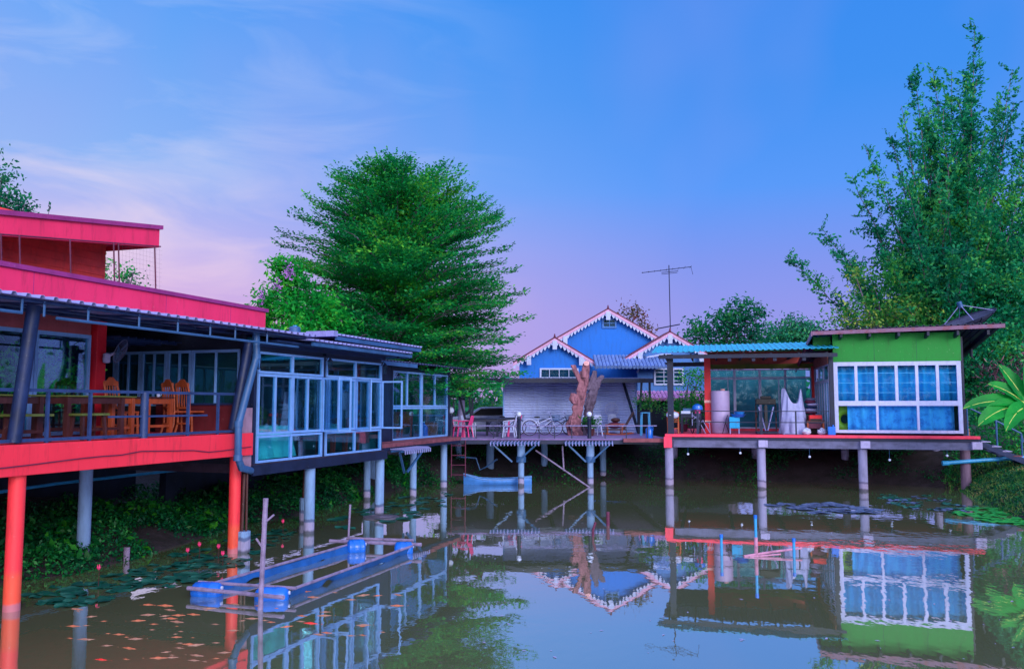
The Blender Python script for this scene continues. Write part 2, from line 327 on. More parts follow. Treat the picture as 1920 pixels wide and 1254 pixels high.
def height(X, Y):
    d = pond_sd(X, Y); w = wob(X, Y)
    h = np.where(d < 0, np.clip(d*.55, -1.3, 0), 1.45*(1-np.exp(-np.maximum(d, 0)/1.5)))
    lf = np.clip((-3.5-X)/3, 0, 1); sm_ = np.clip((d-2.2)/4, 0, 1)
    hl = .62*(1-np.exp(-np.maximum(d, 0)/1.3))+1.5*sm_*sm_*(3-2*sm_)
    h = np.where(d > 0, h*(1-lf)+hl*lf, h)
    h = h+np.where(d > -.2, w*.07*np.clip(d+.2, 0, 1), 0)
    # the right bank comes down gently where the grass grows
    g = np.clip((X-11)/3, 0, 1)*np.clip((Y-17)/3, 0, 1)*np.clip((33-Y)/2, 0, 1)
    h = np.where(d > 0, h*(1-g*.3*np.exp(-d/4)), h)
    return h
ax_ = np.concatenate([[-900, -400, -180, -90, -50, -35], np.arange(-28, 34, .45), [37, 42, 50, 65, 90, 180, 400, 900]])
ay_ = np.concatenate([[-900, -400, -150, -70, -40, -25], np.arange(-18, 48, .45), [50, 54, 60, 75, 100, 180, 400, 900, 1500]])
GX, GY = np.meshgrid(ax_, ay_, indexing='ij'); GZ = height(GX, GY)
nx, ny = GX.shape; ii, jj = np.meshgrid(np.arange(nx-1), np.arange(ny-1), indexing='ij'); i0 = (ii*ny+jj).ravel()
SOIL = mat('damp_soil', (44, 40, 52), .95, .4, 2.2, 1, c2=(18, 26, 28))
gnd = np_mesh('ground', np.stack([GX, GY, GZ], -1).reshape(-1, 3), np.stack([i0, i0+ny, i0+ny+1, i0+1], 1), SOIL)
gnd.data.polygons.foreach_set('use_smooth', [True]*len(gnd.data.polygons)); tag(gnd, None, None, kind='structure')
wm = bpy.data.materials.new('pond_water'); wm.use_nodes = True; t = wm.node_tree; t.nodes.clear()
tcw = t.nodes.new('ShaderNodeTexCoord')
nd = t.nodes.new('ShaderNodeTexNoise'); nd.inputs['Scale'].default_value = .25; nd.inputs['Detail'].default_value = 4; t.links.new(tcw.outputs['Object'], nd.inputs[0])
df = t.nodes.new('ShaderNodeBsdfDiffuse'); t.links.new(ramp(nd.outputs[0], [(.3, (.3, .36, .2, 1)), (.7, (.35, .4, .22, 1))], t), df.inputs[0])
tr = t.nodes.new('ShaderNodeBsdfTransparent'); tr.inputs[0].default_value = (.8, .84, .68, 1)
m1 = t.nodes.new('ShaderNodeMixShader'); m1.inputs[0].default_value = .45; t.links.new(df.outputs[0], m1.inputs[1]); t.links.new(tr.outputs[0], m1.inputs[2])
gl = t.nodes.new('ShaderNodeBsdfGlossy'); gl.inputs[1].default_value = .018; gl.inputs[0].default_value = (.93, .96, .98, 1)
h = None
for scl, st, ms in ((1.1, .55, (1, 1, 1)), (5.5, .25, (1, .55, 1)), (.35, .8, (1, 1, 1))):
    mpw = t.nodes.new('ShaderNodeMapping'); t.links.new(tcw.outputs['Object'], mpw.inputs[0]); mpw.inputs['Scale'].default_value = ms
    nw = t.nodes.new('ShaderNodeTexNoise'); nw.inputs['Scale'].default_value = scl; nw.inputs['Detail'].default_value = 2; t.links.new(mpw.outputs[0], nw.inputs[0])
    v = mth('MULTIPLY', nw.outputs[0], st, tree=t); h = v if h is None else mth('ADD', h, v, tree=t)
# a few ruffled patches, calm elsewhere
npz = t.nodes.new('ShaderNodeTexNoise'); npz.inputs['Scale'].default_value = .16; t.links.new(tcw.outputs['Object'], npz.inputs[0])
ruf = ramp(npz.outputs[0], [(.45, (.25,)*3+(1,)), (.62, (1, 1, 1, 1))], t)
bp = t.nodes.new('ShaderNodeBump'); bp.inputs['Distance'].default_value = .012; t.links.new(mth('MULTIPLY', ruf, .75, tree=t), bp.inputs['Strength']); t.links.new(h, bp.inputs['Height']); t.links.new(bp.outputs[0], gl.inputs['Normal'])
fr_ = t.nodes.new('ShaderNodeFresnel'); fr_.inputs[0].default_value = 1.33
fc = mth('MULTIPLY', mth('POWER', fr_.outputs[0], .27, tree=t), .97, tree=t)
m3 = t.nodes.new('ShaderNodeMixShader'); t.links.new(fc, m3.inputs[0]); t.links.new(m1.outputs[0], m3.inputs[1]); t.links.new(gl.outputs[0], m3.inputs[2])
ow = t.nodes.new('ShaderNodeOutputMaterial'); t.links.new(m3.outputs[0], ow.inputs[0])
wtr = MB().add([(-40, -20, 0), (40, -20, 0), (40, 46, 0), (-40, 46, 0)], [(0, 1, 2, 3)]).obj('water', wm); tag(wtr, None, None, kind='structure')
# ================================================================ LEFT: RED RESTAURANT WITH TERRACE
def column(root, x, y, r, z0, z1, m, nm='column'):
    return MB().lathe([(r*1.01, z0), (r, z0+.05), (r*.99, z1)], (x, y, 0), 24).obj(nm, m, root, smooth=True)
B = thing('restaurant', 'red and pink two-storey restaurant with open terrace on round red columns', 'building', FL)
TZ = 2.43
MB().box(-5.2, .2, -11, .3, 1.97, TZ).obj('terrace_slab', RED, B, bevel=.012)
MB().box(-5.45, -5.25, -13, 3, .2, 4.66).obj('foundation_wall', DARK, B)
wv = MB()                                            # thin cable stapled along the red beam
pts = [(.225, y_, 2.14+.035*math.sin(y_*1.3)+(.05 if -3 < y_ < -1.2 else 0)) for y_ in np.linspace(-11, .2, 26)]
wv.tube(pts, .009, 5).obj('cable', MAROON, B, smooth=True)
for y_ in (-5.2, 0): column(B, 0, y_, .118, -.9, 1.97, REDC)
for x_, y_ in (FL.hz(.55, 157, 1003), (-4.3, -5.2), (-4.3, -10), (0, -10.4)): column(B, x_, y_, .12, -.2 if x_ else -.9, 1.97, CONC)
# parapet with coping
MB().box(-1.35, -1.2, -13, 2.65, 4.72, 5.26).box(-6.4, -1.35, 2.5, 2.65, 4.72, 5.26).obj('parapet', PINK, B, bevel=.01)
MB().box(-1.38, -1.15, -13.03, 2.7, 5.26, 5.34).box(-6.4, -1.38, 2.46, 2.7, 5.26, 5.34).obj('parapet_coping', COPE, B)
MB().box(-6.4, -1.35, -13, 2.5, 4.66, 4.78).obj('terrace_roof_deck', DARK, B)
for y_ in (-7.2, -4.0, -.8, 1.3): MB().box(-1.202, -1.197, y_-.004, y_+.004, 4.74, 5.25).obj('panel_seam', COPE, B)
# upper storey: siding wall, deep fascia rising towards the far end
uz = lambda y_: 6.42+.13*(y_+3.6)
ul = lambda y_: 6.04+.122*(y_+3.6)
m = MB()
for k in range(12):
    z0 = 4.9+k*.16; m.add([(-3.5, -12, z0), (-3.5, -.1, z0), (-3.48, -.1, z0), (-3.48, -12, z0), (-3.5, -12, z0+.158), (-3.5, -.1, z0+.158), (-3.497, -.1, z0+.158), (-3.497, -12, z0+.158)], [(3, 2, 1, 0), (4, 5, 6, 7), (0, 1, 5, 4), (1, 2, 6, 5), (2, 3, 7, 6), (3, 0, 4, 7)])
m.box(-8, -3.5, -.24, -.1, 4.8, 6.85); m.obj('upper_wall', ORW, B)
m = MB()
def slab(mb, x0, x1, y0, y1, zl, zt):
    mb.add([(x, y, f(y)) for f in (zl, zt) for x, y in ((x0, y0), (x1, y0), (x1, y1), (x0, y1))], [(3, 2, 1, 0), (4, 5, 6, 7), (0, 1, 5, 4), (1, 2, 6, 5), (2, 3, 7, 6), (3, 0, 4, 7)])
slab(m, -2.56, -2.5, -13, .42, ul, uz); slab(m, -8, -2.56, .36, .42, ul, uz); slab(m, -8, -2.56, -13, .36, lambda y: ul(y)+.1, lambda y: ul(y)+.14); m.obj('upper_fascia', PINK, B)
m = MB(); slab(m, -8, -2.44, -13, .47, uz, lambda y: uz(y)+.09); m.obj('upper_roof', COPE, B)
m = MB()
for px, zb in ((8, 5.3), (43, 5.3), (138, 5.3), (220, 5.3), (229, 5.3), (297, 5.3)):
    y_ = FL.hx(-2.3, px, 500)[0]; m.tube([(-2.3, y_, 4.8), (-2.42, y_+.0, ul(y_)+.02)], .016, 6)
m.tube([(-2.44, -12, ul(-12)+.02), (-2.44, .4, ul(.4)+.02)], .016, 6); m.obj('net_post', MAROON, B)
m = MB()
for k in range(12): y_ = -.75+k*.1; m.tube([(-2.36, y_, 4.9), (-2.42, y_, ul(y_))], .0012, 3)
for k in range(16): z_ = 4.95+k*.1; m.tube([(-2.4, -.8, z_), (-2.4, .42, z_)], .0012, 3)
m.obj('net', BARKG, B)
PLQ = []
# terrace glass wall, pillar, ceiling lattice, back recess
GXW = -2.0
MB().box(GXW-.06, GXW+.03, -11, -1.95, 4.36, 4.66).obj('header_wall', mat('salmon_wall', (150, 70, 86), .7, .15, 2), B)
for a0, a1 in ((-11, -7.4), (-7.4, -4.7), (-4.7, -3.22), (-3.22, -1.93)):
    window(B, 'x', GXW, a0+.01, a1-.01, TZ+.02, 4.36, fw=.07, gm=G1)
MB().box(-2.1, -1.86, -1.9, -1.66, TZ, 4.66).obj('pillar', PILR, B, bevel=.01)
MB().box(-5.2, -5.1, -11, .3, TZ, 4.66).obj('rear_wall', mat('dim_green_wall', (24, 66, 62), .7, .3, 2), B)
m = MB()
for k in range(9): m.box(-1.6+k*0-3.2, -1.6, -1.6+k*.22, -1.57+k*.22, 4.34, 4.37)
for k in range(8): m.box(-4.7+k*.42, -4.67+k*.42, -1.6, .2, 4.3, 4.339)
m.obj('ceiling_lattice', STEELD, B)
# corrugated awning and its truss of thin tubes
Rf = lambda u, s_, h: (.82-u*2.0, -11+s_, 4.53+u*.14+h)
corr_sheet(Rf, 2, 12.7, .235, .045).obj('awning_sheet', SHEETL, B, solid=.008)
m = MB(); m.tube([(.7, -11, 4.49), (.7, 1.6, 4.49)], .03, 6)
for x_ in (-.2, -1.0): m.tube([(x_, -11, 4.5-x_*.06), (x_, 1.6, 4.5-x_*.06)], .03, 6)
ys = [FL.hx(.7, px, 600)[0] for px in (-80, 80, 163, 259, 332, 393, 440, 500)]
for y_ in ys: m.tube([(-1.15, y_, 4.56), (.74, y_, 4.47)], .02, 6)
m.obj('awning_rafter', STEELD, B)
m = MB(); m.tube([(.72, -11, 4.3), (.72, -5.9, 4.3)], .024, 6); m.tube([(.72, -5.3, 4.28), (.72, 1.1, 4.27)], .024, 6)
for y_ in ys[1:]+[-5.9]: m.tube([(.72, y_, 4.28), (.72, y_, 4.5)], .018, 6)
m.obj('awning_tie', STEEL, B)
for (p, q, mm, r_) in (((26, 829), (64, 572), STEELD, .1), ((437, 805), (467, 640), STEELD, .1)):
    a = FL.hx(.12, *p); b = FL.hx(.3, *q); MB().tube([(.12, a[0], a[1]), (.3, b[0], b[1])], r_, 14).obj('leaning_post', mm, B, smooth=True)
dp = thing('drainpipe', 'blue-grey drainpipe slanting down the corner of the red terrace', 'drainpipe', FL, .45, 0, 1.6)
P_ = []
for px, py, x_ in ((480, 618, .5), (481, 668, .5), (447, 795, .42), (446, 858, .42), (453, 877, .42), (470, 882, .2)):
    y_, z_ = FL.hx(x_, px, py); P_.append((x_-.45, y_, z_-1.6))
MB().tube(P_, .075, 12).obj('pipe', STEEL, dp, smooth=True)
m = MB()
for i in (1, 2, 3): m.tube([Vector(P_[i])+Vector((0, 0, .06)), Vector(P_[i])-Vector((0, 0, .06))], .088, 12)
m.obj('pipe_joint', STEEL, dp, smooth=True)
# railing
RAIL = mat('slate_railing_paint', (40, 62, 116), .45, .2, 4)
rl = thing('terrace_railing', 'blue-grey metal railing along the edge of the red terrace', 'railing', FL, .12, 0, TZ)
m = MB(); m.bar((0, -11, .8), (0, -.2, .8), .05).obj('top_rail', RAIL, rl)
m = MB(); m.bar((0, -4.5+.9, .38), (0, -1.1, .38), .035).obj('middle_rail', RAIL, rl)
MB().bar((0, -11, .05), (0, -.1, .05), .05).obj('bottom_rail', RAIL, rl)
for px in (-120, -60, 88, 168, 352, 408):
    y_ = FL.hx(.12, px, 790)[0]; MB().bar((0, y_, 0), (0, y_, .78), .045).obj('baluster', RAIL, rl)
y_ = FL.hx(.12, 270, 790)[0]; MB().lathe([(.07, 0), (.07, .8)], (0, y_, 0), 14).obj('round_post', RAIL, rl, smooth=True)
# dusty things under the terrace: pipes and a leaning plank
pp = thing('water_pipe', 'long cyan pipe lying on the dark bank beneath the red terrace', 'pipe', FL, -4, 0, 1.05)
MB().tube([(0, -9, .0), (.25, -4.5, .06), (.1, -2.6, .24), (-.1, -.6, .28), (0, 4.5, .32)], .035, 8).obj('pipe', CYANP, pp, smooth=True)
for lab, px, py, n_ in (('added potted plant standing in for foliage mirrored in the glass left of the leaning post', 20, 705, 3), ('added potted plant standing in for foliage mirrored in the glass right of the leaning post', 75, 700, 4), ('added potted plant standing in for foliage mirrored in the glass next to the crimson pillar', 118, 708, 3)):  # plants added behind the panes to stand in for green foliage mirrored there
    y_, z_ = FL.hx(-2.35, px, py); T = thing('reflection_stand_in', lab, 'potted plant', FL, -2.35, y_, TZ, 0, 'added plants standing in for foliage mirrored in the terrace glass'); MB().lathe([(.13, 0), (.17, .3), (.18, .32), (.15, .32)], (0, 0, 0), 14).obj('pot', MAROON, T, smooth=True)
    PLQ.append((T, z_-TZ, n_)); MB().tube([(0, 0, .3), (0, 0, z_-TZ)], .012, 5).obj('stem', BARKG, T)
# ---- wall fan on the pillar
fn = thing('wall_fan', 'grey oscillating fan mounted on the crimson terrace pillar', 'fan', FL, -1.84, -1.75, 4.0)
MB().lathe([(.03, -.12), (.07, -.1), (.07, .06), (.03, .08)], (.08, 0, -.06), 12).obj('motor', CAPC, fn, smooth=True)
MB().tube([(0, 0, -.1), (.08, 0, -.06), (.2, .08, .02)], .025, 8).obj('arm', CAPC, fn, smooth=True)
m = MB(); axf = Vector((.8, .3, -.35)).normalized(); c_ = Vector((.28, .14, .06)); u = axf.orthogonal().normalized(); w_ = axf.cross(u)
m.ring(c_, .24, .008, axf, 28, 5); m.ring(c_+axf*.05, .12, .004, axf, 20, 4)
for k in range(28):
    d = math.cos(2*PI*k/28)*u+math.sin(2*PI*k/28)*w_; m.tube([c_+axf*.07+d*.03, c_+axf*.06+d*.14, c_+d*.24], .003, 4)
m.obj('cage', BEAMG, fn)
m = MB()
for k in range(3):
    d = math.cos(2*PI*k/3)*u+math.sin(2*PI*k/3)*w_; e = axf.cross(d); m.add([c_+d*.03-e*.02, c_+d*.2-e*.07, c_+d*.2+e*.07+axf*.03, c_+d*.03+e*.03], [(0, 1, 2, 3)])
m.obj('blade', STEEL, fn, solid=.004)
# ---- terrace furniture
def table(label, fr, x, y, z, w, d, h, top, leg, rot=0, group='wooden tables on the red terrace', shelf=True):
    T = thing('table', label, 'table', fr, x, y, z, rot, group)
    MB().box(-w/2, w/2, -d/2, d/2, h-.026, h).obj('tabletop', top, T, bevel=.006)
    for sx in (-1, 1):
        for sy in (-1, 1): cx, cy = sx*(w/2-.06), sy*(d/2-.06); MB().box(cx-.04, cx+.04, cy-.04, cy+.04, 0, h-.035).obj('leg', leg, T)
    for sy in (-1, 1): MB().box(-w/2+.1, w/2-.1, sy*(d/2-.06)-.015, sy*(d/2-.06)+.015, h-.14, h-.036).obj('apron', leg, T)
    for sx in (-1, 1): MB().box(sx*(w/2-.06)-.015, sx*(w/2-.06)+.015, -d/2+.1, d/2-.1, h-.14, h-.036).obj('apron', leg, T); MB().box(sx*(w/2-.06)-.02, sx*(w/2-.06)+.02, -d/2+.1, d/2-.1, .14, .19).obj('foot_rail', leg, T)
    return T
def bench(label, fr, x, y, z, w, top, leg, rot=0):
    T = thing('stool', label, 'stool', fr, x, y, z, rot, 'low wooden stools on the red terrace')
    MB().box(-w/2, w/2, -.16, .16, .40, .44).obj('seat', top, T, bevel=.005)
    for sx in (-1, 1):
        for sy in (-1, 1): MB().bar((sx*(w/2-.08), sy*.1, .4), (sx*(w/2-.05), sy*.13, 0), .045).obj('leg', leg, T)
    MB().box(-w/2+.08, w/2-.08, -.012, .012, .14, .18).obj('stretcher', leg, T); return T
def wchair(label, fr, x, y, z, rot, m_=WOOD, group='carved wooden chairs on the red terrace', hb=1.08):
    T = thing('wooden_chair', label, 'chair', fr, x, y, z, rot, group)     # faces local -y
    MB().box(-.22, .22, -.22, .2, .42, .46).obj('seat', m_, T, bevel=.008)
    for sx in (-1, 1):
        MB().tube([(sx*.19, -.19, .42), (sx*.2, -.2, .22), (sx*.19, -.21, 0)], [.03, .024, .03], 8).obj('leg', m_, T, smooth=True)
        MB().tube([(sx*.19, .2, .44), (sx*.19, .2, .2), (sx*.19, .26, 0)], [.028, .024, .026], 8).obj('leg', m_, T, smooth=True)
        MB().tube([(sx*.2, .2, .44), (sx*.21, .22, .8), (sx*.19, .27, hb-.06)], .022, 8).obj('back_post', m_, T, smooth=True)
    m = MB(); prof = [(-.22, hb-.12), (-.16, hb-.13), (.16, hb-.13), (.22, hb-.12), (.21, hb-.05), (.12, hb-.03), (.05, hb+.03), (-.05, hb+.03), (-.12, hb-.03), (-.21, hb-.05)]
    m.prism(prof, 1, .24, .27).obj('top_rail', m_, T)
    m = MB()
    for k in range(4):
        xx = -.12+k*.08; m.tube([(xx, .21, .52), (xx+.012, .215, .64), (xx-.012, .23, .78), (xx, .255, hb-.13)], .012, 6)
    m.box(-.19, .19, .195, .225, .5, .54); m.obj('slats', m_, T)
    MB().box(-.19, .19, -.2, -.17, .18, .21).obj('stretcher', m_, T); MB().box(-.19, .19, .2, .23, .18, .21).obj('stretcher', m_, T); return T
table('dark wooden table with yellow edge behind the leaning blue post', FL, -.75, -5.0, TZ, .8, 1.15, .74, YEL, WOODD)
table('long wooden table with yellow-green edge in the middle of the terrace', FL, -.75, -3.35, TZ, .8, 1.3, .74, YEL, WOODD)
table('orange wooden table beside the round railing post', FL, -1.0, -2.45, TZ, .75, .6, .74, YEL, WOOD)
table('wooden table in front of the two tall carved chairs', FL, -1.3, -1.15, TZ, .75, .75, .74, WOODD, WOOD)
table('dark table at the left edge of the photo with green edge', FL, -.75, -6.2, TZ, .8, .95, .74, YEL, WOODD)
bench('low stool with green edge left of the leaning blue post', FL, -.3, -5.65, TZ, .42, YEL, WOODD, 90)
bench('low stool with green edge right of the leaning blue post', FL, -.25, -4.85, TZ, .7, YEL, WOODD, 90)
bench('dark low stool under the long middle table', FL, -.25, -3.65, TZ, .6, YEL, WOODD, 90)
for px, dx, lab, rt in ((333, -1.25, 'left of the two tall carved orange chairs by the terrace corner', 160), (359, -1.05, 'right of the two tall carved orange chairs by the terrace corner', 165),
                (228, -1.2, 'carved chair behind the railing between the round post and the crimson pillar', 100)):
    y_ = FL.hx(dx, px, 800)[0]; wchair(lab, FL, dx, y_, TZ, rt)
wchair('dark carved chair deep in the terrace shade beside the crimson pillar', FL, -2.9, -1.3, TZ, 200, WOODD)
ct = thing('counter', 'dark red counter below the terrace windows', 'counter', FL, -.95, .12, TZ)
MB().box(-1.1, .85, -.14, .14, 0, .58).obj('body', mat('dark_red_panel', (92, 26, 42), .6, .2, 3), ct); MB().box(-1.15, .88, -.18, .15, .58, .62).obj('countertop', STEELD, ct)
for k, (lab, yy) in enumerate((('white cup at the near end of the table before the tall chairs', -1.35), ('white cup at the far end of the table before the tall chairs', -1.05))):
    c = thing('cup', lab, 'cup', FL, -1.2+.1*k, yy, TZ+.74, 0, 'cups on the terrace table'); MB().lathe([(.03, 0), (.04, .09), (.035, .09), (.026, .01)], (0, 0, 0), 12).obj('bowl', WPLAS, c, smooth=True); MB().ring((.05, 0, .045), .024, .006, (0, 1, 0), 12, 5).obj('handle', WPLAS, c)
# ================================================================ LEFT: GLASS DINING ROOMS
A = None
A = thing('glass_dining_room', 'blue glass dining room on concrete posts beside the red terrace', 'building', FL)
RZ = 1.77
MB().box(-4.2, .12, .42, 6.42, RZ-.2, RZ).obj('floor', FLOORD, A)
MB().box(.122, .18, .35, 6.5, RZ-.24, RZ-.02).obj('floor_beam', NAVY, A)
for y_ in (2.84, 6.4): column(A, 0, y_, .125, -.9, RZ-.2, CONC)
column(A, -2.1, 9.6, .11, -.3, RZ-.1, CONC)
for a, b in ((.42, .52), (3.16, 3.3), (6.22, 6.32)): MB().box(-.02, .1, a, b, RZ, 4.2).obj('post', NAVY, A)
MB().box(0, .1, .52, 3.16, 4.16, 4.26).box(0, .1, 3.3, 6.22, 4.16, 4.26).obj('lintel', NAVY, A)
for a, b in ((.53, 3.15), (3.31, 6.21)):
    md = (a+b)/2
    window(A, 'x', .1, a, b, 3.69, 4.155, vs=(md,), fw=.05, thin=.07)
    window(A, 'x', .1, a, b, RZ+.01, 2.36, vs=(md,), fw=.05, thin=.05)
    q = (b-a)/4
    window(A, 'x', .1, a, md-.005, 2.375, 3.68, vs=(a+q,), fw=.055, thin=.05); window(A, 'x', .1, md+.005, b, 2.375, 3.68, vs=(md+q,), fw=.055, thin=.05)
MB().box(-4.5, -4.3, 3.0, 6.42, .2, RZ-.2).obj('foundation_wall', DARK, A)
# opened casement sashes
def sash(root, x, y, w, ang, z0=2.37, z1=3.67):
    f = MB(); t_ = math.radians(ang); d = Vector((math.cos(t_), math.sin(t_), 0)); p = Vector((x, y, 0))
    def bb(mb, a, b, za, zb, th): mb.bar(p+d*a+Vector((0, 0, (za+zb)/2)), p+d*b+Vector((0, 0, (za+zb)/2)), th, zb-za)
    bb(f, 0, .045, z0, z1, .035); bb(f, w-.045, w, z0, z1, .035); bb(f, .045, w-.045, z0, z0+.045, .035); bb(f, .045, w-.045, z1-.045, z1, .035)
    o = f.obj('open_sash', FRAME, root); g = MB(); bb(g, .03, w-.03, z0+.03, z1-.03, .006); g.obj('pane', G2, o); return o
for (x, y, w, a) in ((.15, 3.1, .55, -14), (.15, 3.36, .6, 8), (.15, 4.74, .58, -20), (.15, 6.19, .6, 6)): sash(A, x, y, w, a)
# side wall facing the terrace: window band
yw = .3
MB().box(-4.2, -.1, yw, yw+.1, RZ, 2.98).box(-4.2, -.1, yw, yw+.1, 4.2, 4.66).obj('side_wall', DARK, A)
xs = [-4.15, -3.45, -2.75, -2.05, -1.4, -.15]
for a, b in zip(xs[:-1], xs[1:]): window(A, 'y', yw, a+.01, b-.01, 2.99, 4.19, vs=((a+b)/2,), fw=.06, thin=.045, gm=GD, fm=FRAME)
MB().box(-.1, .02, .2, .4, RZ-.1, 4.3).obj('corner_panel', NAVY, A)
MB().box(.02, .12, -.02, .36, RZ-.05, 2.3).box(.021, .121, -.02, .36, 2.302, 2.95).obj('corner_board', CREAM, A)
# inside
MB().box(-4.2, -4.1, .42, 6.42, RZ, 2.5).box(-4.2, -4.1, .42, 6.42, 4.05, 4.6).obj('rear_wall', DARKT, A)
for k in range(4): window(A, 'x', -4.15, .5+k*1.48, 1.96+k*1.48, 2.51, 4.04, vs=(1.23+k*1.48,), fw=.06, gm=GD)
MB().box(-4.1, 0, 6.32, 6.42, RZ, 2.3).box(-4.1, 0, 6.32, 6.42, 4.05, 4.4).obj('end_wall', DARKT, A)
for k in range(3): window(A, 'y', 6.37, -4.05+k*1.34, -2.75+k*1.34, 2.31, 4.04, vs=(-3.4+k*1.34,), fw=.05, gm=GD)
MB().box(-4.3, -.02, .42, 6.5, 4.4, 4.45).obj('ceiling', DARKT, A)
# roof sheets, low fascias
MB().box(-.4, .6, .5, 6.5, 4.36, 4.385).box(.1, .14, .5, 6.4, 4.262, 4.36).obj('soffit', STEELD, A)
corr_sheet(lambda u, s_, h: (.92-u*2.6, 1.3+s_, 4.43+u*.16+h), 2, 5.3, .2, .04).obj('front_roof_sheet', SHEETL, A, solid=.008)
corr_sheet(lambda u, s_, h: (.75-u*3.4, 2.75+s_, 4.66+u*.2+h), 2, 4.8, .2, .04).obj('upper_roof_sheet', SHEETL, A, solid=.008)
MB().box(.66, .72, 2.75, 7.5, 4.54, 4.63).box(-2.6, .66, 7.42, 7.5, 4.54, 4.63).box(.8, .86, 1.5, 6.6, 4.32, 4.4).box(-1, .8, 6.52, 6.6, 4.3, 4.38).obj('gutter', STEEL, A)
MB().box(.0, .74, 2.55, 2.75, 4.62, 4.75).obj('roof_box', SHEETL, A)
m = MB()
for y_ in (1.6, 2.8, 4.0, 5.2, 6.4): m.bar((-.05, y_, 4.4), (.85, y_, 4.4), .04, .06)
m.bar((.5, 6.45, 4.3), (.5, 6.45, 4.62), .04); m.obj('bracket', NAVY, A)
pl_ = thing('parked_water_drum', 'small cyan drum on the roof edge behind the corrugated sheet', 'drum', FL, -.6, 3.0, 4.72)
MB().lathe([(.11, 0), (.14, .03), (.14, .17), (.1, .2)], (0, 0, 0), 16).obj('body', STEEL, pl_, smooth=True); MB().lathe([(.05, .195), (.05, .23)], (0, 0, 0), 12).obj('lid', CYANP, pl_)
# furniture behind the glass
def clothtable(lab, x, y, w=.95, d=.8):
    T = thing('covered_table', lab, 'table', FL, x, y, RZ, 0, 'cloth-covered tables in the glass room')
    m = MB(); n = 40; vs = []
    for k, (z, sc2, am) in enumerate(((.76, .92, 0), (.75, 1, 0), (.4, 1.1, .03), (.05, 1.22, .06))):
        for j in range(n):
            t_ = 2*PI*j/n; c, s = math.cos(t_), math.sin(t_); q = (abs(c)**6+abs(s)**6)**(-1/6); r = sc2+am*math.sin(t_*9)
            vs.append((c*q*w/2*r, s*q*d/2*r, z))
    m.add(vs, [(i*n+j, i*n+(j+1) % n, (i+1)*n+(j+1) % n, (i+1)*n+j) for i in range(3) for j in range(n)]+[tuple(range(n))]); m.obj('tablecloth', CLOTH, T, smooth=True)
    MB().box(-w/2+.05, w/2-.05, -d/2+.05, d/2-.05, .7, .73).obj('tabletop', WOODD, T); MB().box(-.1, .1, -.1, .1, 0, .7).obj('pedestal', WOODD, T); return T
clothtable('turquoise cloth-covered table nearest the terrace corner behind the glass', -.75, 1.25)
clothtable('turquoise cloth-covered table by the first window mullion', -.8, 2.2)
T = clothtable('turquoise cloth-covered table at the back of the glass room', -2.7, 1.7)
def rbench(lab, fr, x, y, z, rot, w=1.1, m_=WOODD, group='red-brown slatted benches in the glass rooms'):
    T = thing('slatted_bench', lab, 'bench', fr, x, y, z, rot, group)
    MB().box(-w/2, w/2, -.24, .22, .4, .44).obj('seat', m_, T, bevel=.006)
    m = MB()
    for k in range(int(w/.09)): xx = -w/2+.06+k*.09; m.bar((xx, .2, .46), (xx, .28, .86), .04, .015)
    m.obj('slats', m_, T); MB().bar((-w/2, .28, .89), (w/2, .28, .89), .06, .04).obj('top_rail', m_, T)
    for sx in (-1, 1):
        MB().bar((sx*(w/2-.04), -.2, 0), (sx*(w/2-.04), -.2, .4), .05).obj('leg', m_, T); MB().bar((sx*(w/2-.04), .24, 0), (sx*(w/2-.04), .29, .87), .05).obj('leg', m_, T)
    return T
REDW = mat('red_brown_wood', (176, 52, 48), .5, .2, 4, .1, streak=.4)
rbench('slatted bench behind the lower pane just right of the middle navy post', FL, -.5, 3.95, RZ, -90, .9, REDW)
rbench('short slatted bench behind the last lower pane of the glass room', FL, -.5, 5.3, RZ, -90, .7, REDW)
rbench('slatted bench at the back wall of the glass room', FL, -2.8, 4.6, RZ, 90, 1.6, WOODD)
dk = thing('dining_table', 'dark low table between the turquoise covers and the bench', 'table', FL, -.9, 3.0, RZ); MB().box(-.35, .35, -.3, .3, .5, .55).obj('tabletop', WOODD, dk)
for sx in (-1, 1):
    for sy in (-1, 1): MB().box(sx*.3-.03, sx*.3+.03, sy*.25-.03, sy*.25+.03, 0, .5).obj('leg', WOODD, dk)
# lanterns
def lantern(lab, fr, x, y, z):
    T = thing('wall_lantern', lab, 'lantern', fr, x, y, z, 0, 'black wall lanterns of the glass rooms')
    MB().tube([(-.12, 0, .1), (-.05, 0, .2), (0, 0, .16)], .01, 6).obj('bracket', NAVY, T)
    m = MB(); m.lathe([(.01, .17), (.07, .1), (.075, .08)], (0, 0, 0), 6); m.lathe([(.03, -.14), (.05, -.12)], (0, 0, 0), 6)
    for k in range(6): t_ = 2*PI*k/6; m.bar((.045*math.cos(t_), .045*math.sin(t_), -.12), (.065*math.cos(t_), .065*math.sin(t_), .09), .01)
    m.obj('cage', NAVY, T); MB().lathe([(.035, -.11), (.055, .08)], (0, 0, 0), 6).obj('glass_shade', G2, T); return T
for lab, px, py in (('wall lantern at the near corner of the glass room beside the drainpipe', 484, 680), ('wall lantern on the middle navy post of the glass room', 619, 684), ('wall lantern at the far corner of the glass room', 722, 692)):
    y_, z_ = FL.hx(.28, px, py); lantern(lab, FL, .28, y_, z_)
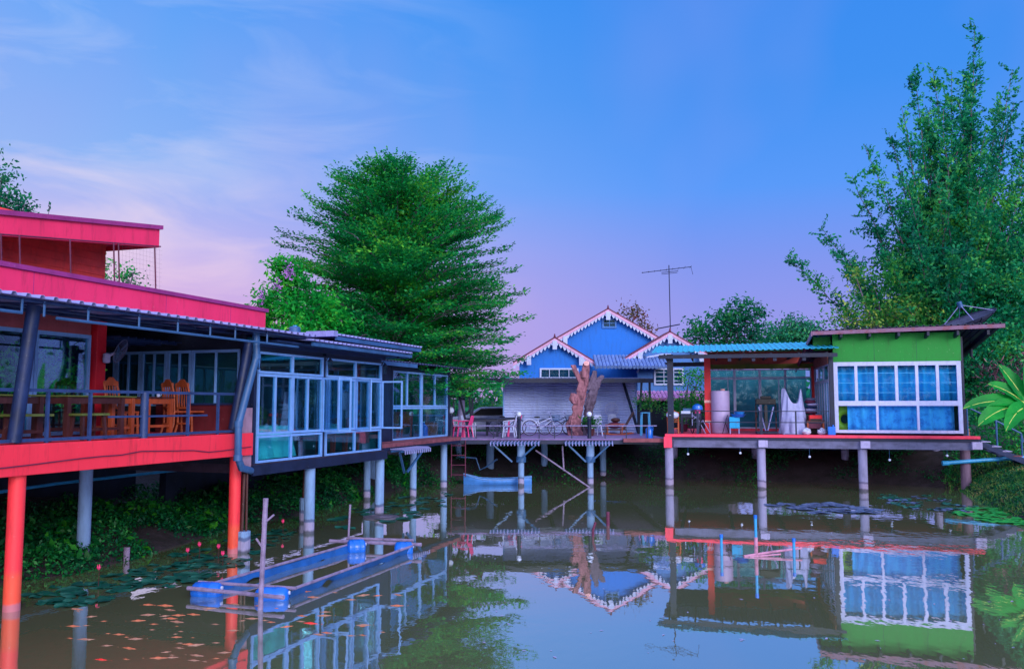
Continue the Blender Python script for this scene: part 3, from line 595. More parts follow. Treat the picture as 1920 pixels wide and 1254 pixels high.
# second glass room, set back
A2 = thing('small_glass_room', 'smaller glass dining room set back behind the slatted ledge', 'building', FL)
x2 = -1.2; z2 = 1.88
MB().box(-4.5, x2+.12, 6.8, 14.1, z2-.1, z2).obj('floor', DECKB, A2); MB().box(x2+.12, x2+.5, 6.6, 14.1, z2-.14, z2-.02).obj('brown_ledge', DECKB, A2)
MB().box(x2+.35, x2+.48, 6.6, 14.1, z2-.24, z2-.142).obj('floor_beam', NAVY, A2)
for y_ in (13.7,): column(A2, x2, y_, .12, -.3, z2-.1, CONC)
column(A2, -1.0, 10.7, .11, -.3, z2-.26, CONC)
column(A2, -3.4, 12.4, .15, -.3, z2-.1, CONC)
MB().box(x2-.06, x2+.06, 9.32, 9.46, z2, 4.22).box(x2-.06, x2+.06, 13.98, 14.1, z2, 4.22).box(x2-.06, x2+.06, 6.6, 9.3, z2, 4.22).obj('post', NAVY, A2)
MB().box(x2-.05, x2+.05, 9.46, 13.98, 4.12, 4.22).obj('lintel', NAVY, A2)
for a, b in ((9.47, 11.7), (11.71, 13.97)):
    window(A2, 'x', x2, a, b, 2.95, 4.11, vs=((a+b)/2,), fw=.06, thin=.05); window(A2, 'x', x2, a, b, z2+.01, 2.94, vs=((a+b)/2,) if a > 10 and False else (), fw=.06)
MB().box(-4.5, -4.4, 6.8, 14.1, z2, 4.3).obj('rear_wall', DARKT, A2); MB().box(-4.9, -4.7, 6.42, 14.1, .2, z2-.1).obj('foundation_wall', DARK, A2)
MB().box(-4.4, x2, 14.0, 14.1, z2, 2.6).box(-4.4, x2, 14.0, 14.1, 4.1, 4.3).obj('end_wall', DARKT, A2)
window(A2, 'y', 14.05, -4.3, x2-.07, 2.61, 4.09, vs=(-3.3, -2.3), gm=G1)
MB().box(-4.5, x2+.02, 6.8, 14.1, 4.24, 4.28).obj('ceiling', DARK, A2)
corr_sheet(lambda u, s_, h: (-.6-u*4, 7.6+s_, 4.33+u*.18+h), 2, 7.0, .22, .035).obj('roof_sheet', SHEETD, A2, solid=.008)
MB().box(-.68, -.6, 7.0, 10.1, 4.2, 4.32).obj('gutter', STEEL, A2)
lantern('wall lantern at the near corner of the smaller glass room', FL, x2+.2, 9.55, 3.85)
rbench('red slatted bench behind the lower left pane of the smaller glass room', FL, x2-.6, 10.2, z2, -90, .9, REDW)
rbench('red slatted bench behind the middle of the smaller glass room', FL, x2-.6, 11.3, z2, -90, .8, REDW)
sh_ = thing('yellow_green_curtain', 'yellow-green curtain hanging inside the smaller glass room', 'curtain', FL, x2-.3, 11.1, 2.95)
MB().grid(lambda u, v: (.03*math.sin(u*25), (u-.5)*.45, v*1.0), 30, 4).obj('cloth', YEL, sh_, smooth=True, solid=.006)
bx_ = thing('orange_box', 'orange cardboard box on the floor of the smaller glass room', 'box', FL, x2-.35, 13.3, z2); MB().box(-.2, .2, -.2, .2, 0, .5).obj('carton', WOOD, bx_, bevel=.01); MB().box(-.21, .21, -.21, .21, .5, .52).obj('lid', WOODD, bx_)
bk = thing('blue_water_bottle', 'big blue water bottle beside the orange box behind the glass', 'bottle', FL, x2-.35, 12.7, z2); MB().lathe([(.14, 0), (.15, .04), (.15, .36), (.05, .46), (.04, .52)], (0, 0, 0), 16).obj('body', PBLUE, bk, smooth=True); MB().lathe([(.045, .52), (.045, .56)], (0, 0, 0), 10).obj('cap', WPLAS, bk)
# slatted ledges
def ledge(lab, fr, x, y, z, w, rot, n=15, brace=True, z_col=-.75):
    T = thing('slatted_ledge', lab, 'ledge', fr, x, y, z, rot, 'slatted ledges sticking out over the water')     # front is local -y
    for sy in (-.42, -.08): MB().tube([(-w/2, sy, -.06), (w/2, sy, -.06)], .035, 8).obj('carrier', STEEL, T, smooth=True)
    m = MB()
    for k in range(n):
        xx = -w/2+.04+k*(w-.08)/(n-1); m.tube([(xx+.05, 0, 0), (xx, -.44, 0), (xx-.02, -.53, -.04), (xx, -.52, -.14)], .024, 6)
    m.obj('slats', SHEETL, T, smooth=True)
    if brace:
        for sx in (-1, 1): MB().bar((sx*(w/2-.12), -.3, -.1), (sx*.1, -.1, z_col), .06).obj('brace', STEEL, T)
    return T
# ================================================================ PIER
PZ = 1.76; PY = 32.3
pr = thing('pier', 'wooden pier deck on concrete posts in front of the blue house', 'pier')
m = MB(); yb = PY-.1
while yb < 41: m.box(-2.9, 5.9, yb, yb+.19, PZ-.05, PZ); yb += .2
m.obj('deck_boards', DECKP, pr)
MB().box(-2.9, 5.9, PY-.12, PY-.04, PZ-.2, PZ-.052).obj('edge_beam', NAVY, pr)
MB().box(4.15, 5.75, PY-.35, PY-.13, PZ-.12, PZ+.02).obj('brown_step', DECKB, pr)
for x_ in (-2.5, -.6, 1.6, 3.9, 5.6): MB().box(x_-.06, x_+.06, PY, 41, PZ-.2, PZ-.052).obj('joist', NAVY, pr)
for x_ in (.34, 2.94): column(pr, x_, PY, .115, -.9, .9, CONC, 'post'); column(pr, x_, PY, .15, 1.05, PZ-.2, CONC, 'post'); MB().lathe([(.18, .88), (.185, .92), (.185, 1.06), (.18, 1.1)], (x_, PY, 0), 20).obj('collar', STEEL, pr, smooth=True)
for x_, y_, r_ in ((-.9, 35.5, .16), (1.35, 36, .14), (3.75, 35.5, .13), (-2.2, 35.5, .12)): column(pr, x_, y_, r_, -.5, PZ-.2, CONC, 'post')
rp = thing('pier_railing', 'low dark railing along the front edge of the pier', 'railing', FW, 0, PY, PZ)
MB().bar((-2.25, 0, .48), (5.45, 0, .48), .035).obj('top_rail', mat('worn_rail', (120, 116, 178), .6, .25, 6), rp)
MB().bar((-2.25, 0, .03), (4.2, 0, .03), .03).obj('bottom_rail', BEAMG, rp)
for x_ in (-2.1, -1.35, -.7, -.4, 1.02, 1.6, 2.25, 3.5, 4.3, 5.1): MB().bar((x_, 0, -.02), (x_, 0, .47), .035).obj('baluster', NAVY, rp)
GLOBE = mat('frosted_globe', (196, 206, 250), .3, .04, 4, 0, grime=0)
for lab, x_, hh, r_ in (('lamp post with white globe above the boat', .26, .82, .1), ('lamp post with white globe beside the tree stump', 2.91, .82, .1), ('thick dark lamp post with globe at the left end of the pier', -2.3, .95, .12)):
    T = thing('lamp_post', lab, 'lamp post', FW, x_, PY-.02, PZ, 0, 'globe lamps on the pier railing')
    MB().lathe([(.09, -.1), (.075, .0), (.07, hh-.1), (.085, hh-.08), (.06, hh)], (0, 0, 0), 14).obj('post', NAVY, T, smooth=True); MB().ball((0, 0, hh+r_*.9), r_).obj('globe', GLOBE, T, smooth=True)
ledge('slatted ledge on the pier post above the blue boat', FW, .1, PY-.1, PZ-.1, 1.85, 0)
ledge('slatted ledge on the pier post below the tree stump', FW, 2.85, PY-.1, PZ-.1, 1.8, 0)
ledge('slatted ledge below the smaller glass room', FL, -.7, 9.3, z2-.2, 1.9, 90, 13)
ld = thing('ladder', 'rusty metal ladder hanging from the left end of the pier', 'ladder', FW, -2.0, PY-.2, .35)
for sx in (-.26, .26): MB().tube([(sx, 0, 0), (sx, 0, 1.35)], .02, 6).obj('side_rail', MAROON, ld)
for k in range(4): MB().tube([(-.26, 0, .08+k*.36), (.26, 0, .08+k*.36)], .016, 6).obj('rung', MAROON, ld)
for lab, a, b in (('long bamboo pole slanting into the water under the pier', (.9, PY+.3, 1.3), (3.0, PY-.6, -.1)), ('thin pale pole hanging under the pier left of the stump ledge', (1.9, PY+.1, 1.5), (1.95, PY+.1, .55))):
    T = thing('bamboo_pole', lab, 'pole', FW, a[0], a[1], 0); MB().tube([(0, 0, a[2]), (b[0]-a[0], b[1]-a[1], b[2])], .03, 8).obj('cane', BAMB, T, smooth=True); m = MB()
    for k in range(1, 6): q = Vector((0, 0, a[2])).lerp(Vector((b[0]-a[0], b[1]-a[1], b[2])), k/6); m.ball(q, .036, n=8, m=4)
    m.obj('node_ring', BAMB, T)
T = thing('bent_pipe', 'bent grey pipe under the pier beside the ladder', 'pipe', FW, -1.5, 33.6, 0); MB().tube([(-.5, 0, 1.0), (.1, 0, .95), (.25, 0, .5), (.5, 0, .62), (.9, 0, .9)], .03, 8).obj('tube', STEEL, T, smooth=True)
MB().ball((.9, 0, .9), .045, n=8, m=5).obj('end_cap', STEEL, T)
# boat
bt = thing('rowing_boat', 'small sky-blue rowing boat floating under the pier', 'boat', FW, -.55, 33.0, 0, 2)
prof = []; nS = 14
def hull(k):
    s = k/nS; xx = -1.3+2.6*s; w_ = .38*(math.sin(PI*(.06+.88*s))**.6)*(1 if s > .12 else .55+s*3.7); rise = .1*(2*s-1)**2+.1*max(0, .25-s)/.25
    return [(xx, -w_, .2+rise), (xx, -w_*.92, .08+rise*.6), (xx, -w_*.6, -.04), (xx, 0, -.08), (xx, w_*.6, -.04), (xx, w_*.92, .08+rise*.6), (xx, w_, .2+rise)]
vs = [p for k in range(nS+1) for p in hull(k)]
m = MB(); m.add(vs, [(k*7+j, (k+1)*7+j, (k+1)*7+j+1, k*7+j+1) for k in range(nS) for j in range(6)]+[tuple(range(7)), tuple(nS*7+j for j in range(6, -1, -1))]); m.obj('hull', HULL, bt, smooth=True, solid=.025)
m = MB(); m.tube([hull(k)[0] for k in range(nS+1)], .022, 6); m.tube([hull(k)[6] for k in range(nS+1)], .022, 6); m.obj('gunwale', FRAME, bt, smooth=True)
for xx in (-.4, .45): MB().box(xx-.1, xx+.1, -.33, .33, .13, .16).obj('bench', HULL, bt)
# ---- shed
shd = thing('shed', 'shed with corrugated blue metal wall behind the pier', 'shed', FW, 0, 39.5, PZ)
m = MB(); zz = []; k = 0
n_ = 20; H_ = 2.3
def wy(z): return -.022*math.sin(2*PI*z/.115)
m.grid(lambda u, v: (-.37+u*6.09, wy(v*H_), v*H_), 1, 160); m.obj('front_wall', CORR, shd, smooth=False, solid=.01)
MB().box(-1.9, 6.25, -1.78, -1.72, 2.24, 2.42).obj('roof_fascia', NAVY, shd)
MB().box(-.37, 5.72, .05, 3.5, 0, 2.25).obj('body', SHEETD, shd)
for x_ in (-.42, 5.7): MB().box(x_, x_+.06, -.05, .05, 0, 2.3).obj('corner_strip', FRAME, shd)
corr_sheet(lambda u, s_, h: (-1.9+s_, -1.7+u*5.3, 2.4+u*.21+h), 2, 8.2, .2, .035).obj('roof_sheet', SHEETD, shd, solid=.01)
m = MB()
for yy, zz_ in ((-1.6, 2.32), (-.9, 2.35), (-.15, 2.38)): m.bar((-1.9, yy, zz_), (6.2, yy, zz_), .05, .1)
m.obj('purlin', NAVY, shd)
for a, b in (((5.1, -.4, 2.3), (5.65, -1.2, 0)), ((6.1, -1.6, 2.35), (6.12, -1.6, 0)), ((5.75, -1.6, 2.3), (5.6, -1.6, 0)), ((-1.75, -1.6, 2.35), (-1.75, -1.6, 0)), ((-2.5, -1.6, 2.3), (-1.9, -1.6, 0))): MB().bar(a, b, .09).obj('roof_post', NAVY, shd)
aw = thing('lean_to_awning', 'sloping dark slatted awning at the left end of the pier', 'awning', FW, -2.3, 37.2, PZ)
p0 = FW.hy(37.2, 838, 742); p1 = FW.hy(37.2, 880, 712); p2 = FW.hy(37.2, 928, 708)
m = MB()
for k in range(6): m.bar((p0[0]+2.3, -.7+k*.28, p0[1]-PZ-.02), (p1[0]+2.9, -.7+k*.28, p1[1]-PZ+.12), .12, .03)
m.obj('slats', DECKB, aw); MB().bar((p0[0]+2.5, -.7, p0[1]-PZ-.02), (p0[0]+2.5, .8, p0[1]-PZ-.02), .05).bar((p1[0]+2.4, -.75, p1[1]-PZ-.05), (p1[0]+2.4, .8, p1[1]-PZ-.05), .05).obj('frame', NAVY, aw)
MB().bar((.55, .4, 0), (.4, .4, 1.85), .08).obj('post', NAVY, aw)
ps = thing('concrete_pole', 'pale concrete utility pole behind the left end of the pier', 'pole', FW, *(-2.35, 40.0), 1.4); MB().lathe([(.16, 0), (.14, 3.2)], (0, 0, 0), 12).obj('shaft', CAPC, ps, smooth=True); MB().lathe([(.17, 1.85), (.17, 1.95)], (0, 0, 0), 12).obj('clamp', NAVY, ps)
# ---- dead stump
st = thing('tree_stump', 'tall sawn dead tree trunk with reddish bark standing on the pier', 'tree stump', FW, 2.95, 36, PZ)
CLT = bpy.data.textures.new('bark_clouds', 'CLOUDS'); CLT.noise_scale = .16; CLT.noise_depth = 4
def rough(o, k=.13):
    a = o.modifiers.new('sub', 'SUBSURF'); a.levels = a.render_levels = 2
    d = o.modifiers.new('disp', 'DISPLACE'); d.texture = CLT; d.strength = k; d.mid_level = .5; return o
def gnarl(pts, rr, n=22, seed=0, amp=.2):
    m = MB(); r_ = random.Random(seed); ph = [r_.uniform(0, 6) for _ in range(6)]
    P = []; Rr = []
    for i in range(len(pts)-1):
        for k in range(5): f = k/5; P.append(Vector(pts[i]).lerp(Vector(pts[i+1]), f)); Rr.append(rr[i]*(1-f)+rr[i+1]*f)
    P.append(Vector(pts[-1])); Rr.append(rr[-1])
    vs = []
    for i, p in enumerate(P):
        z = i*.23
        for j in range(n):
            t_ = 2*PI*j/n; q = 1+amp*(math.sin(3*t_+ph[0]+z*.8)+.6*math.sin(5*t_+ph[1]-z)+.5*math.sin(9*t_+ph[2]+z*.4)+.4*math.sin(z*3+t_*2+ph[3])+.25*r_.uniform(-1, 1))*.5
            vs.append(p+Vector((math.cos(t_), math.sin(t_), 0))*Rr[i]*q)
    k = len(P); return m.add(vs, [(i*n+j, i*n+(j+1) % n, (i+1)*n+(j+1) % n, (i+1)*n+j) for i in range(k-1) for j in range(n)]+[tuple((k-1)*n+j for j in range(n))])
rough(gnarl([(-.3, 0, -.1), (-.27, 0, .5), (-.2, 0, 1.2), (-.02, 0, 1.8), (.1, 0, 2.3), (.12, 0, 2.7)], [.3, .2, .19, .21, .2, .16], seed=1, amp=.35).obj('trunk', BARK, st, smooth=True))
rough(gnarl([(.3, .05, -.1), (.22, .05, .6), (.28, 0, 1.2), (.4, 0, 1.7), (.58, 0, 2.1), (.86, 0, 2.5)], [.27, .2, .19, .2, .17, .12], seed=2, amp=.35).obj('second_stem', BARKG, st, smooth=True))
rough(gnarl([(.1, -.05, 2.4), (.14, -.1, 2.75), (.17, -.12, 3.02)], [.19, .15, .13], seed=3).obj('sawn_limb', BARK, st, smooth=True), .06)
rough(gnarl([(.0, 0, 2.15), (-.2, 0, 2.5), (-.38, 0, 2.95)], [.15, .11, .1], seed=4).obj('sawn_limb', BARK, st, smooth=True), .08)
rough(gnarl([(.3, 0, 1.9), (.5, 0, 2.4), (.56, .05, 2.7)], [.17, .13, .08], seed=5).obj('sawn_limb', BARKG, st, smooth=True), .08)
rough(gnarl([(-.35, -.2, .0), (-.5, -.25, .4), (-.45, -.25, .8)], [.2, .2, .13], seed=6, amp=.4).obj('burl', BARK, st, smooth=True), .16)
rough(gnarl([(-.3, -.1, 1.3), (-.42, -.15, 1.5), (-.36, -.12, 1.75)], [.14, .16, .1], seed=8, amp=.4).obj('burl', BARK, st, smooth=True), .14)
CUT = mat('pale_cut_wood', (216, 160, 170), .8, .2, 8)
MB().tube([(.17, -.24, 2.98), (.17, -.28, 3.0)], .12, 14).obj('cut_face', CUT, st, smooth=True)
# ---- bicycles
def bicycle(lab, x, y, z, rot, fm=WPLAS):
    T = thing('bicycle', lab, 'bicycle', FW, x, y, z, rot, 'bicycles against the shed')
    for xx in (-.52, .52):
        wv = MB().ring((xx, 0, .32), .3, .016, (0, 1, 0), 28, 6).obj('wheel', BLK, T, smooth=True)
        m = MB(); m.ring((xx, 0, .32), .275, .009, (0, 1, 0), 28, 5)
        for k in range(14): t_ = 2*PI*k/14; m.tube([(xx, .02*(-1)**k, .32), (xx+.27*math.cos(t_), 0, .32+.27*math.sin(t_))], .0025, 3)
        m.obj('rim', SHEETL, wv)
    m = MB()
    for a, b in (((-.1, 0, .28), (-.2, 0, .72)), ((-.1, 0, .28), (.36, 0, .62)), ((-.17, 0, .5), (.35, 0, .74)), ((.34, 0, .8), (.52, 0, .32)), ((-.52, 0, .32), (-.1, 0, .28)), ((-.52, 0, .32), (-.18, 0, .6))): m.tube([a, b], .017, 7)
    m.obj('frame', fm, T, smooth=True)
    MB().ball((-.22, 0, .76), .13, .07, .035).obj('saddle', BLK, T, smooth=True)
    MB().tube([(.2, -.22, .95), (.32, -.2, .96), (.34, 0, .9), (.32, .2, .96), (.2, .22, .95)], .012, 6).tube([(.34, 0, .9), (.35, 0, .76)], .014, 6).obj('handlebar', SHEETL, T, smooth=True)
    m = MB(); m.box(.42, .68, -.13, .13, .62, .64)
    for k in range(5): z_ = .64+k*.05; m.ring((.55, 0, z_), .14+.01*k, .006, (0, 0, 1), 16, 4)
    for k in range(14): t_ = 2*PI*k/14; m.tube([(.55+.14*math.cos(t_), .14*math.sin(t_), .63), (.55+.18*math.cos(t_), .18*math.sin(t_), .86)], .004, 3)
    m.obj('basket', STEEL, T)
    MB().tube([(-.62, 0, .6), (-.3, 0, .62)], .01, 5).tube([(-.6, 0, .6), (-.52, 0, .34)], .008, 5).obj('rack', SHEETL, T)
    MB().tube([(-.1, -.06, .28), (-.02, -.09, .16)], .01, 5).tube([(-.1, .06, .28), (-.18, .09, .4)], .01, 5).obj('pedals', BLK, T)
    m = MB(); m.add([], []); 
    pts = [(-.52+.35*math.cos(t_), 0, .32+.35*math.sin(t_)) for t_ in np.linspace(.3, 2.9, 12)]; MB().tube(pts, .02, 5).obj('mudguard', fm, T, smooth=True)
    return T
bicycle('cream city bicycle with basket left of the tree stump', 1.25, 35.2, PZ, 0)
bicycle('dark bicycle half hidden behind the cream bicycle', 1.9, 36.3, PZ, 4, STEELD)
bicycle('dark bicycle behind the pink chairs of the pier', -.2, 36.5, PZ, 12, NAVY)
# ---- plastic chairs, tables on the pier
def pchair(lab, x, y, z, rot, m_, group='plastic chairs on the pier', fr=FW):
    T = thing('plastic_chair', lab, 'chair', fr, x, y, z, rot, group)
    MB().grid(lambda u, v: ((u-.5)*.44, (v-.5)*.42, .43-.03*math.sin(PI*u)*math.sin(PI*v)), 6, 6).obj('seat', m_, T, smooth=True, solid=.012)
    def bk_(u, v):
        w_ = .42*(1-.35*v**3); return ((u-.5)*w_, .2+.12*v+.03*(1-(2*u-1)**2), .43+v*.42)
    m = MB()
    for k in range(7): u0 = k/7+.02; m.grid(lambda u, v: bk_(u0+u*.09, .1+v*.78), 1, 6)
    m.grid(lambda u, v: bk_(u, .86+v*.14), 8, 2); m.grid(lambda u, v: bk_(u, v*.12), 8, 2); m.obj('backrest', m_, T, solid=.012)
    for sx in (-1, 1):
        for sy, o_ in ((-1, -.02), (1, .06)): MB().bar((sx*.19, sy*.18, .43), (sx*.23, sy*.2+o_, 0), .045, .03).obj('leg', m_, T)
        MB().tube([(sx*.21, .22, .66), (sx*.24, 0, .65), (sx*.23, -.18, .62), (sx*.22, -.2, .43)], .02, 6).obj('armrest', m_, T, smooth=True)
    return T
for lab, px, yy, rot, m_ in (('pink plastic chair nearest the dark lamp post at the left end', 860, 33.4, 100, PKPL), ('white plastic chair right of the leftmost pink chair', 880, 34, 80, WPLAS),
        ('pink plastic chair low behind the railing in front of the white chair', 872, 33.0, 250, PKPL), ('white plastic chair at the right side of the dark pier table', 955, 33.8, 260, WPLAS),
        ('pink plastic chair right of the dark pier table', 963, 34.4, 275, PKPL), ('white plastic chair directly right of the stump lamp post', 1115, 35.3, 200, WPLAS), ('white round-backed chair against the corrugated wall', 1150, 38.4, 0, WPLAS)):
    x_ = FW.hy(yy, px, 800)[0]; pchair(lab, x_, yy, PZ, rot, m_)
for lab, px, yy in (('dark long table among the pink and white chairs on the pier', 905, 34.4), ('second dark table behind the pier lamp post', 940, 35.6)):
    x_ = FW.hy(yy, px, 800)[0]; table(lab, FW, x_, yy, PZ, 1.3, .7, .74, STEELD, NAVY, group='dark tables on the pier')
lc = thing('lounge_chair', 'brown wooden folding lounge chair near the right end of the corrugated wall', 'chair', FW, FW.hy(36.5, 1160, 800)[0], 36.5, PZ)
MB().bar((-.7, 0, .22), (.3, 0, .22), .5, .05).obj('seat', WOODD, lc); MB().bar((.2, 0, .22), (.62, 0, .95), .5, .04).obj('backrest', WOODD, lc)
for sx in (-1, 1): MB().tube([(-.75, sx*.27, .06), (.0, sx*.27, 0), (.6, sx*.27, .08)], .03, 6).obj('rocker', WOOD, lc, smooth=True); MB().bar((-.5, sx*.25, .05), (-.5, sx*.25, .4), .04).bar((.1, sx*.25, .05), (.15, sx*.25, .45), .04).bar((-.55, sx*.25, .42), (.25, sx*.25, .46), .06, .03).obj('armrest', WOOD, lc)
cu = thing('cushion_pile', 'dark maroon cushion on the lounge chair', 'cushion', FW, FW.hy(36.5, 1152, 800)[0], 36.5, PZ+.26); MB().ball((0, 0, .14), .3, .24, .14).obj('pillow', MAROON, cu, smooth=True); MB().ball((.05, 0, .36), .2, .2, .1).obj('pillow', WOODD, cu, smooth=True)
pc = thing('pale_wheel', 'pale wheel-shaped wicker back leaning on the corrugated wall', 'wheel', FW, FW.hy(39, 1148, 800)[0], 39.2, PZ)
m = MB(); m.ring((0, 0, 1.05), .3, .02, (0, 1, 0), 24, 6)
for k in range(8): t_ = PI*k/8; m.tube([(-.3*math.cos(t_), 0, 1.05-.3*math.sin(t_)), (.3*math.cos(t_), 0, 1.05+.3*math.sin(t_))], .012, 4)
m.obj('rim', WPLAS, pc); MB().bar((-.2, 0, 0), (-.15, 0, .8), .04).bar((.2, 0, 0), (.15, 0, .8), .04).obj('stand', WPLAS, pc)
# potted plants, bins
LFM = {}
def pot(lab, fr, x, y, z, h=.5, n=260, m_=None, col=WOODD, spread=.35, r=.17, kind='potted_plant'):
    T = thing(kind, lab, 'potted plant', fr, x, y, z); MB().lathe([(r*.7, 0), (r, .28), (r*1.08, .3), (r*.9, .3)], (0, 0, 0), 16).obj('pot', col, T, smooth=True)
    C = rg.normal(size=(n, 3))*np.array([spread*.5, spread*.5, h*.25])+np.array([0, 0, .3+h*.5]); leaves('foliage', C, m_, T, .13, .4); m = MB()
    for k in range(5): m.tube([(0, 0, .28), (rnd.uniform(-.15, .15), rnd.uniform(-.15, .15), .3+h*.5)], .01, 4)
    m.obj('stem', BARKG, T); return T
LG = leafmat('bush_green', (6, 66, 42), (14, 112, 44), (70, 170, 40), 1.2)
LSP = leafmat('fresh_green', (10, 100, 50), (30, 160, 60), (150, 215, 70), 1.5)
pot('potted bush behind the lamp post at the stump foot', FW, 3.2, 35.0, PZ, .5, 300, LG)
bn = thing('blue_jug', 'blue plastic jug at the right end of the pier beside the step', 'jug', FR, -.75, .6, 1.76); MB().lathe([(.13, 0), (.14, .05), (.14, .34), (.06, .44), (.05, .5)], (0, 0, 0), 14).obj('body', PBLUE, bn, smooth=True); MB().tube([(.06, 0, .46), (.14, 0, .42), (.14, 0, .3)], .014, 6).obj('handle', PBLUE, bn)
cbs = thing('cyan_stool', 'tall cyan stool beside the dark passage at the shed end', 'stool', FW, FW.hy(35.5, 1210, 800)[0], 35.5, PZ); MB().box(-.18, .18, -.18, .18, .92, .96).obj('seat', CYANP, cbs)
for sx in (-1, 1):
    for sy in (-1, 1): MB().bar((sx*.15, sy*.15, .92), (sx*.18, sy*.18, 0), .04).obj('leg', CYANP, cbs)
# car
car = thing('parked_car', 'white car parked behind the pier tables', 'car', FW, -1.25, 43.5, 1.42, 0)
pf = [(-2, .35), (-2.05, .75), (-1.75, 1.0), (-1.0, 1.1), (-.35, 1.5), (1.1, 1.52), (1.8, 1.12), (2.1, 1.05), (2.15, .4)]
MB().prism(pf, 1, -.8, .8).obj('body', WPLAS, car, bevel=.08)
for yy in (-.805, .797): MB().prism([(-.8, 1.08), (-.28, 1.42), (1.05, 1.44), (1.5, 1.1)], 1, yy, yy+.01).obj('side_window', BLK, car)
for xx in (-1.3, 1.35):
    for yy in (-.82, .62): w_ = MB().tube([(xx, yy, .32), (xx, yy+.2, .32)], .32, 20).obj('wheel', BLK, car, smooth=True); MB().tube([(xx, yy-.005, .32), (xx, yy+.205, .32)], .18, 14).obj('rim', SHEETL, w_, smooth=True)
# ================================================================ BLUE HOUSE
Hs = thing('blue_house', 'bright blue house with three scalloped white gables behind the pier', 'house', FW, 0, 48, 1.4)
def gable(Y, peak, sl_, lx, rx, back, wallm, wx0, wx1, zb, teeth=.2):
    px_, pz = peak; pz -= 1.4; Yl = Y-48
    f = lambda x: pz-abs(x-px_)*sl_
    MB().prism([(wx0, zb), (wx1, zb), (wx1, f(wx1)-.12), (px_, pz-.12), (wx0, f(wx0)-.12)], 1, Yl+.35, Yl+.5).obj('gable_wall', wallm, Hs)
    for a in (lx, rx):
        p, q = (a, f(a)), (px_, pz)
        MB().prism([p, q, (q[0], q[1]+.09), (p[0], p[1]+.09)], 1, Yl-.02, Yl+back).obj('roof', MAROON, Hs)
        MB().prism([(p[0], p[1]-.16), (q[0], q[1]-.16), (q[0], q[1]-.005), (p[0], p[1]-.005)], 1, Yl-.05, Yl-.01).obj('fascia', ROSE, Hs)
        m = MB(); n = int(abs(p[0]-q[0])/teeth)
        for k in range(n):
            x0 = p[0]+(q[0]-p[0])*k/n; x1 = p[0]+(q[0]-p[0])*(k+1)/n; xm = (x0+x1)/2
            m.prism([(x0, f(x0)-.161), (x0+(x1-x0)*.15, f(x0)-.26), (xm, f(xm)-.37), (x1-(x1-x0)*.15, f(x1)-.26), (x1, f(x1)-.161)], 1, Yl-.03, Yl-.005)
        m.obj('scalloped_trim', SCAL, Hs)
    m = MB(); m.tube([(px_, Yl-.03, pz+.05), (px_, Yl-.03, pz+.25)], [.07, .02], 8); m.obj('finial', MAROON, Hs)
    m = MB()
    for xx in (px_, px_+(lx-px_)*.62, px_+(rx-px_)*.62): m.box(xx-.12, xx+.12, Yl-.09, Yl-.052, f(xx)-.62, f(xx)-.14)
    m.obj('trim_block', SCAL, Hs)
gk = lambda Y, px, py: FW.hy(Y, px, py)
mp_ = gk(49, 1140, 580); a_ = gk(49, 1040, 637); sm = (mp_[1]-a_[1])/(mp_[0]-a_[0])
gable(49, mp_, sm, mp_[0]-4.0, mp_[0]+4.6, 7, BLUEW, mp_[0]-3.6, mp_[0]+4.0, 0)
lp = gk(47, 1040, 634); la = gk(47, 962, 681); s1 = (lp[1]-la[1])/(lp[0]-la[0]); gable(47, lp, s1, la[0], lp[0]+2.35, 2.1, BLUEW, la[0]+.35, lp[0]+1.95, 0)
rp_ = gk(47, 1256, 623); ra = gk(47, 1166, 676); s2 = (rp_[1]-ra[1])/(rp_[0]-ra[0]); gable(47, rp_, s2, ra[0], rp_[0]+2.75, 2.1, BLUEP, ra[0]+.9, rp_[0]+2.3, 0)
def hwin(Y, x0y0, x1y1, nm='window', vs=3, fm=SCAL, hs=1):
    a = gk(Y, *x0y0); b = gk(Y, *x1y1); x0, z1 = a; x1, z0 = b; z0 -= 1.4; z1 -= 1.4
    window(Hs, 'y', Y-48, x0, x1, z0, z1, vs=[x0+(x1-x0)*k/vs for k in range(1, vs)], hs=[z0+(z1-z0)*k/(hs+1) for k in range(1, hs+1)], fw=.09, fm=fm, gm=GD, nm=nm)
hwin(49.3, (1129, 597), (1156, 615), vs=2, fm=BLUEP); hwin(47.3, (1012, 690), (1085, 725), vs=4); hwin(47.3, (1226, 690), (1282, 722), vs=3, hs=3)
m = MB()
a = gk(46.2, 1120, 702)
for k in range(20):
    x0 = 4.6+k*.2
    for j in range(3): m.tube([(x0, -2.0+j*.5, 4.0+j*.22-.35), (x0, -1.5+j*.5, 4.0+j*.22-.1)], .1, 8)
m.obj('porch_tiles', TILE, Hs, smooth=True)
m = MB()
for k in range(26):
    x0 = 5.9+k*.2
    for j in range(2): m.tube([(x0, -5+j*.5, 2.0+j*.16-.1), (x0, -4.5+j*.5, 2.0+j*.16+.12)], .1, 8)
m.obj('lower_tiles', mat('mauve_tile', (176, 120, 186), .55, .3, 5), Hs, smooth=True)
MB().box(5.8, 11, -4.1, -4.0, 0, 2.2).obj('porch_wall', DARK, Hs)
MB().tube([(6.9, -.8, 3.4), (7.1, -.8, 3.8), (7.5, -.8, 4.25), (8.3, -.8, 4.4), (8.8, -.8, 4.4)], .06, 6).obj('arch_moulding', SCAL, Hs, smooth=True)
an = thing('tv_antenna', 'tall thin television antenna mast behind the right gable', 'antenna', FW, 9.43, 50.5, 4.6)
MB().tube([(0, 0, 0), (-.05, 0, 6.75)], .03, 6).obj('mast', NAVY, an)
m = MB(); m.tube([(-1.65, .2, 6.32), (1.25, -.2, 6.62)], .022, 5)
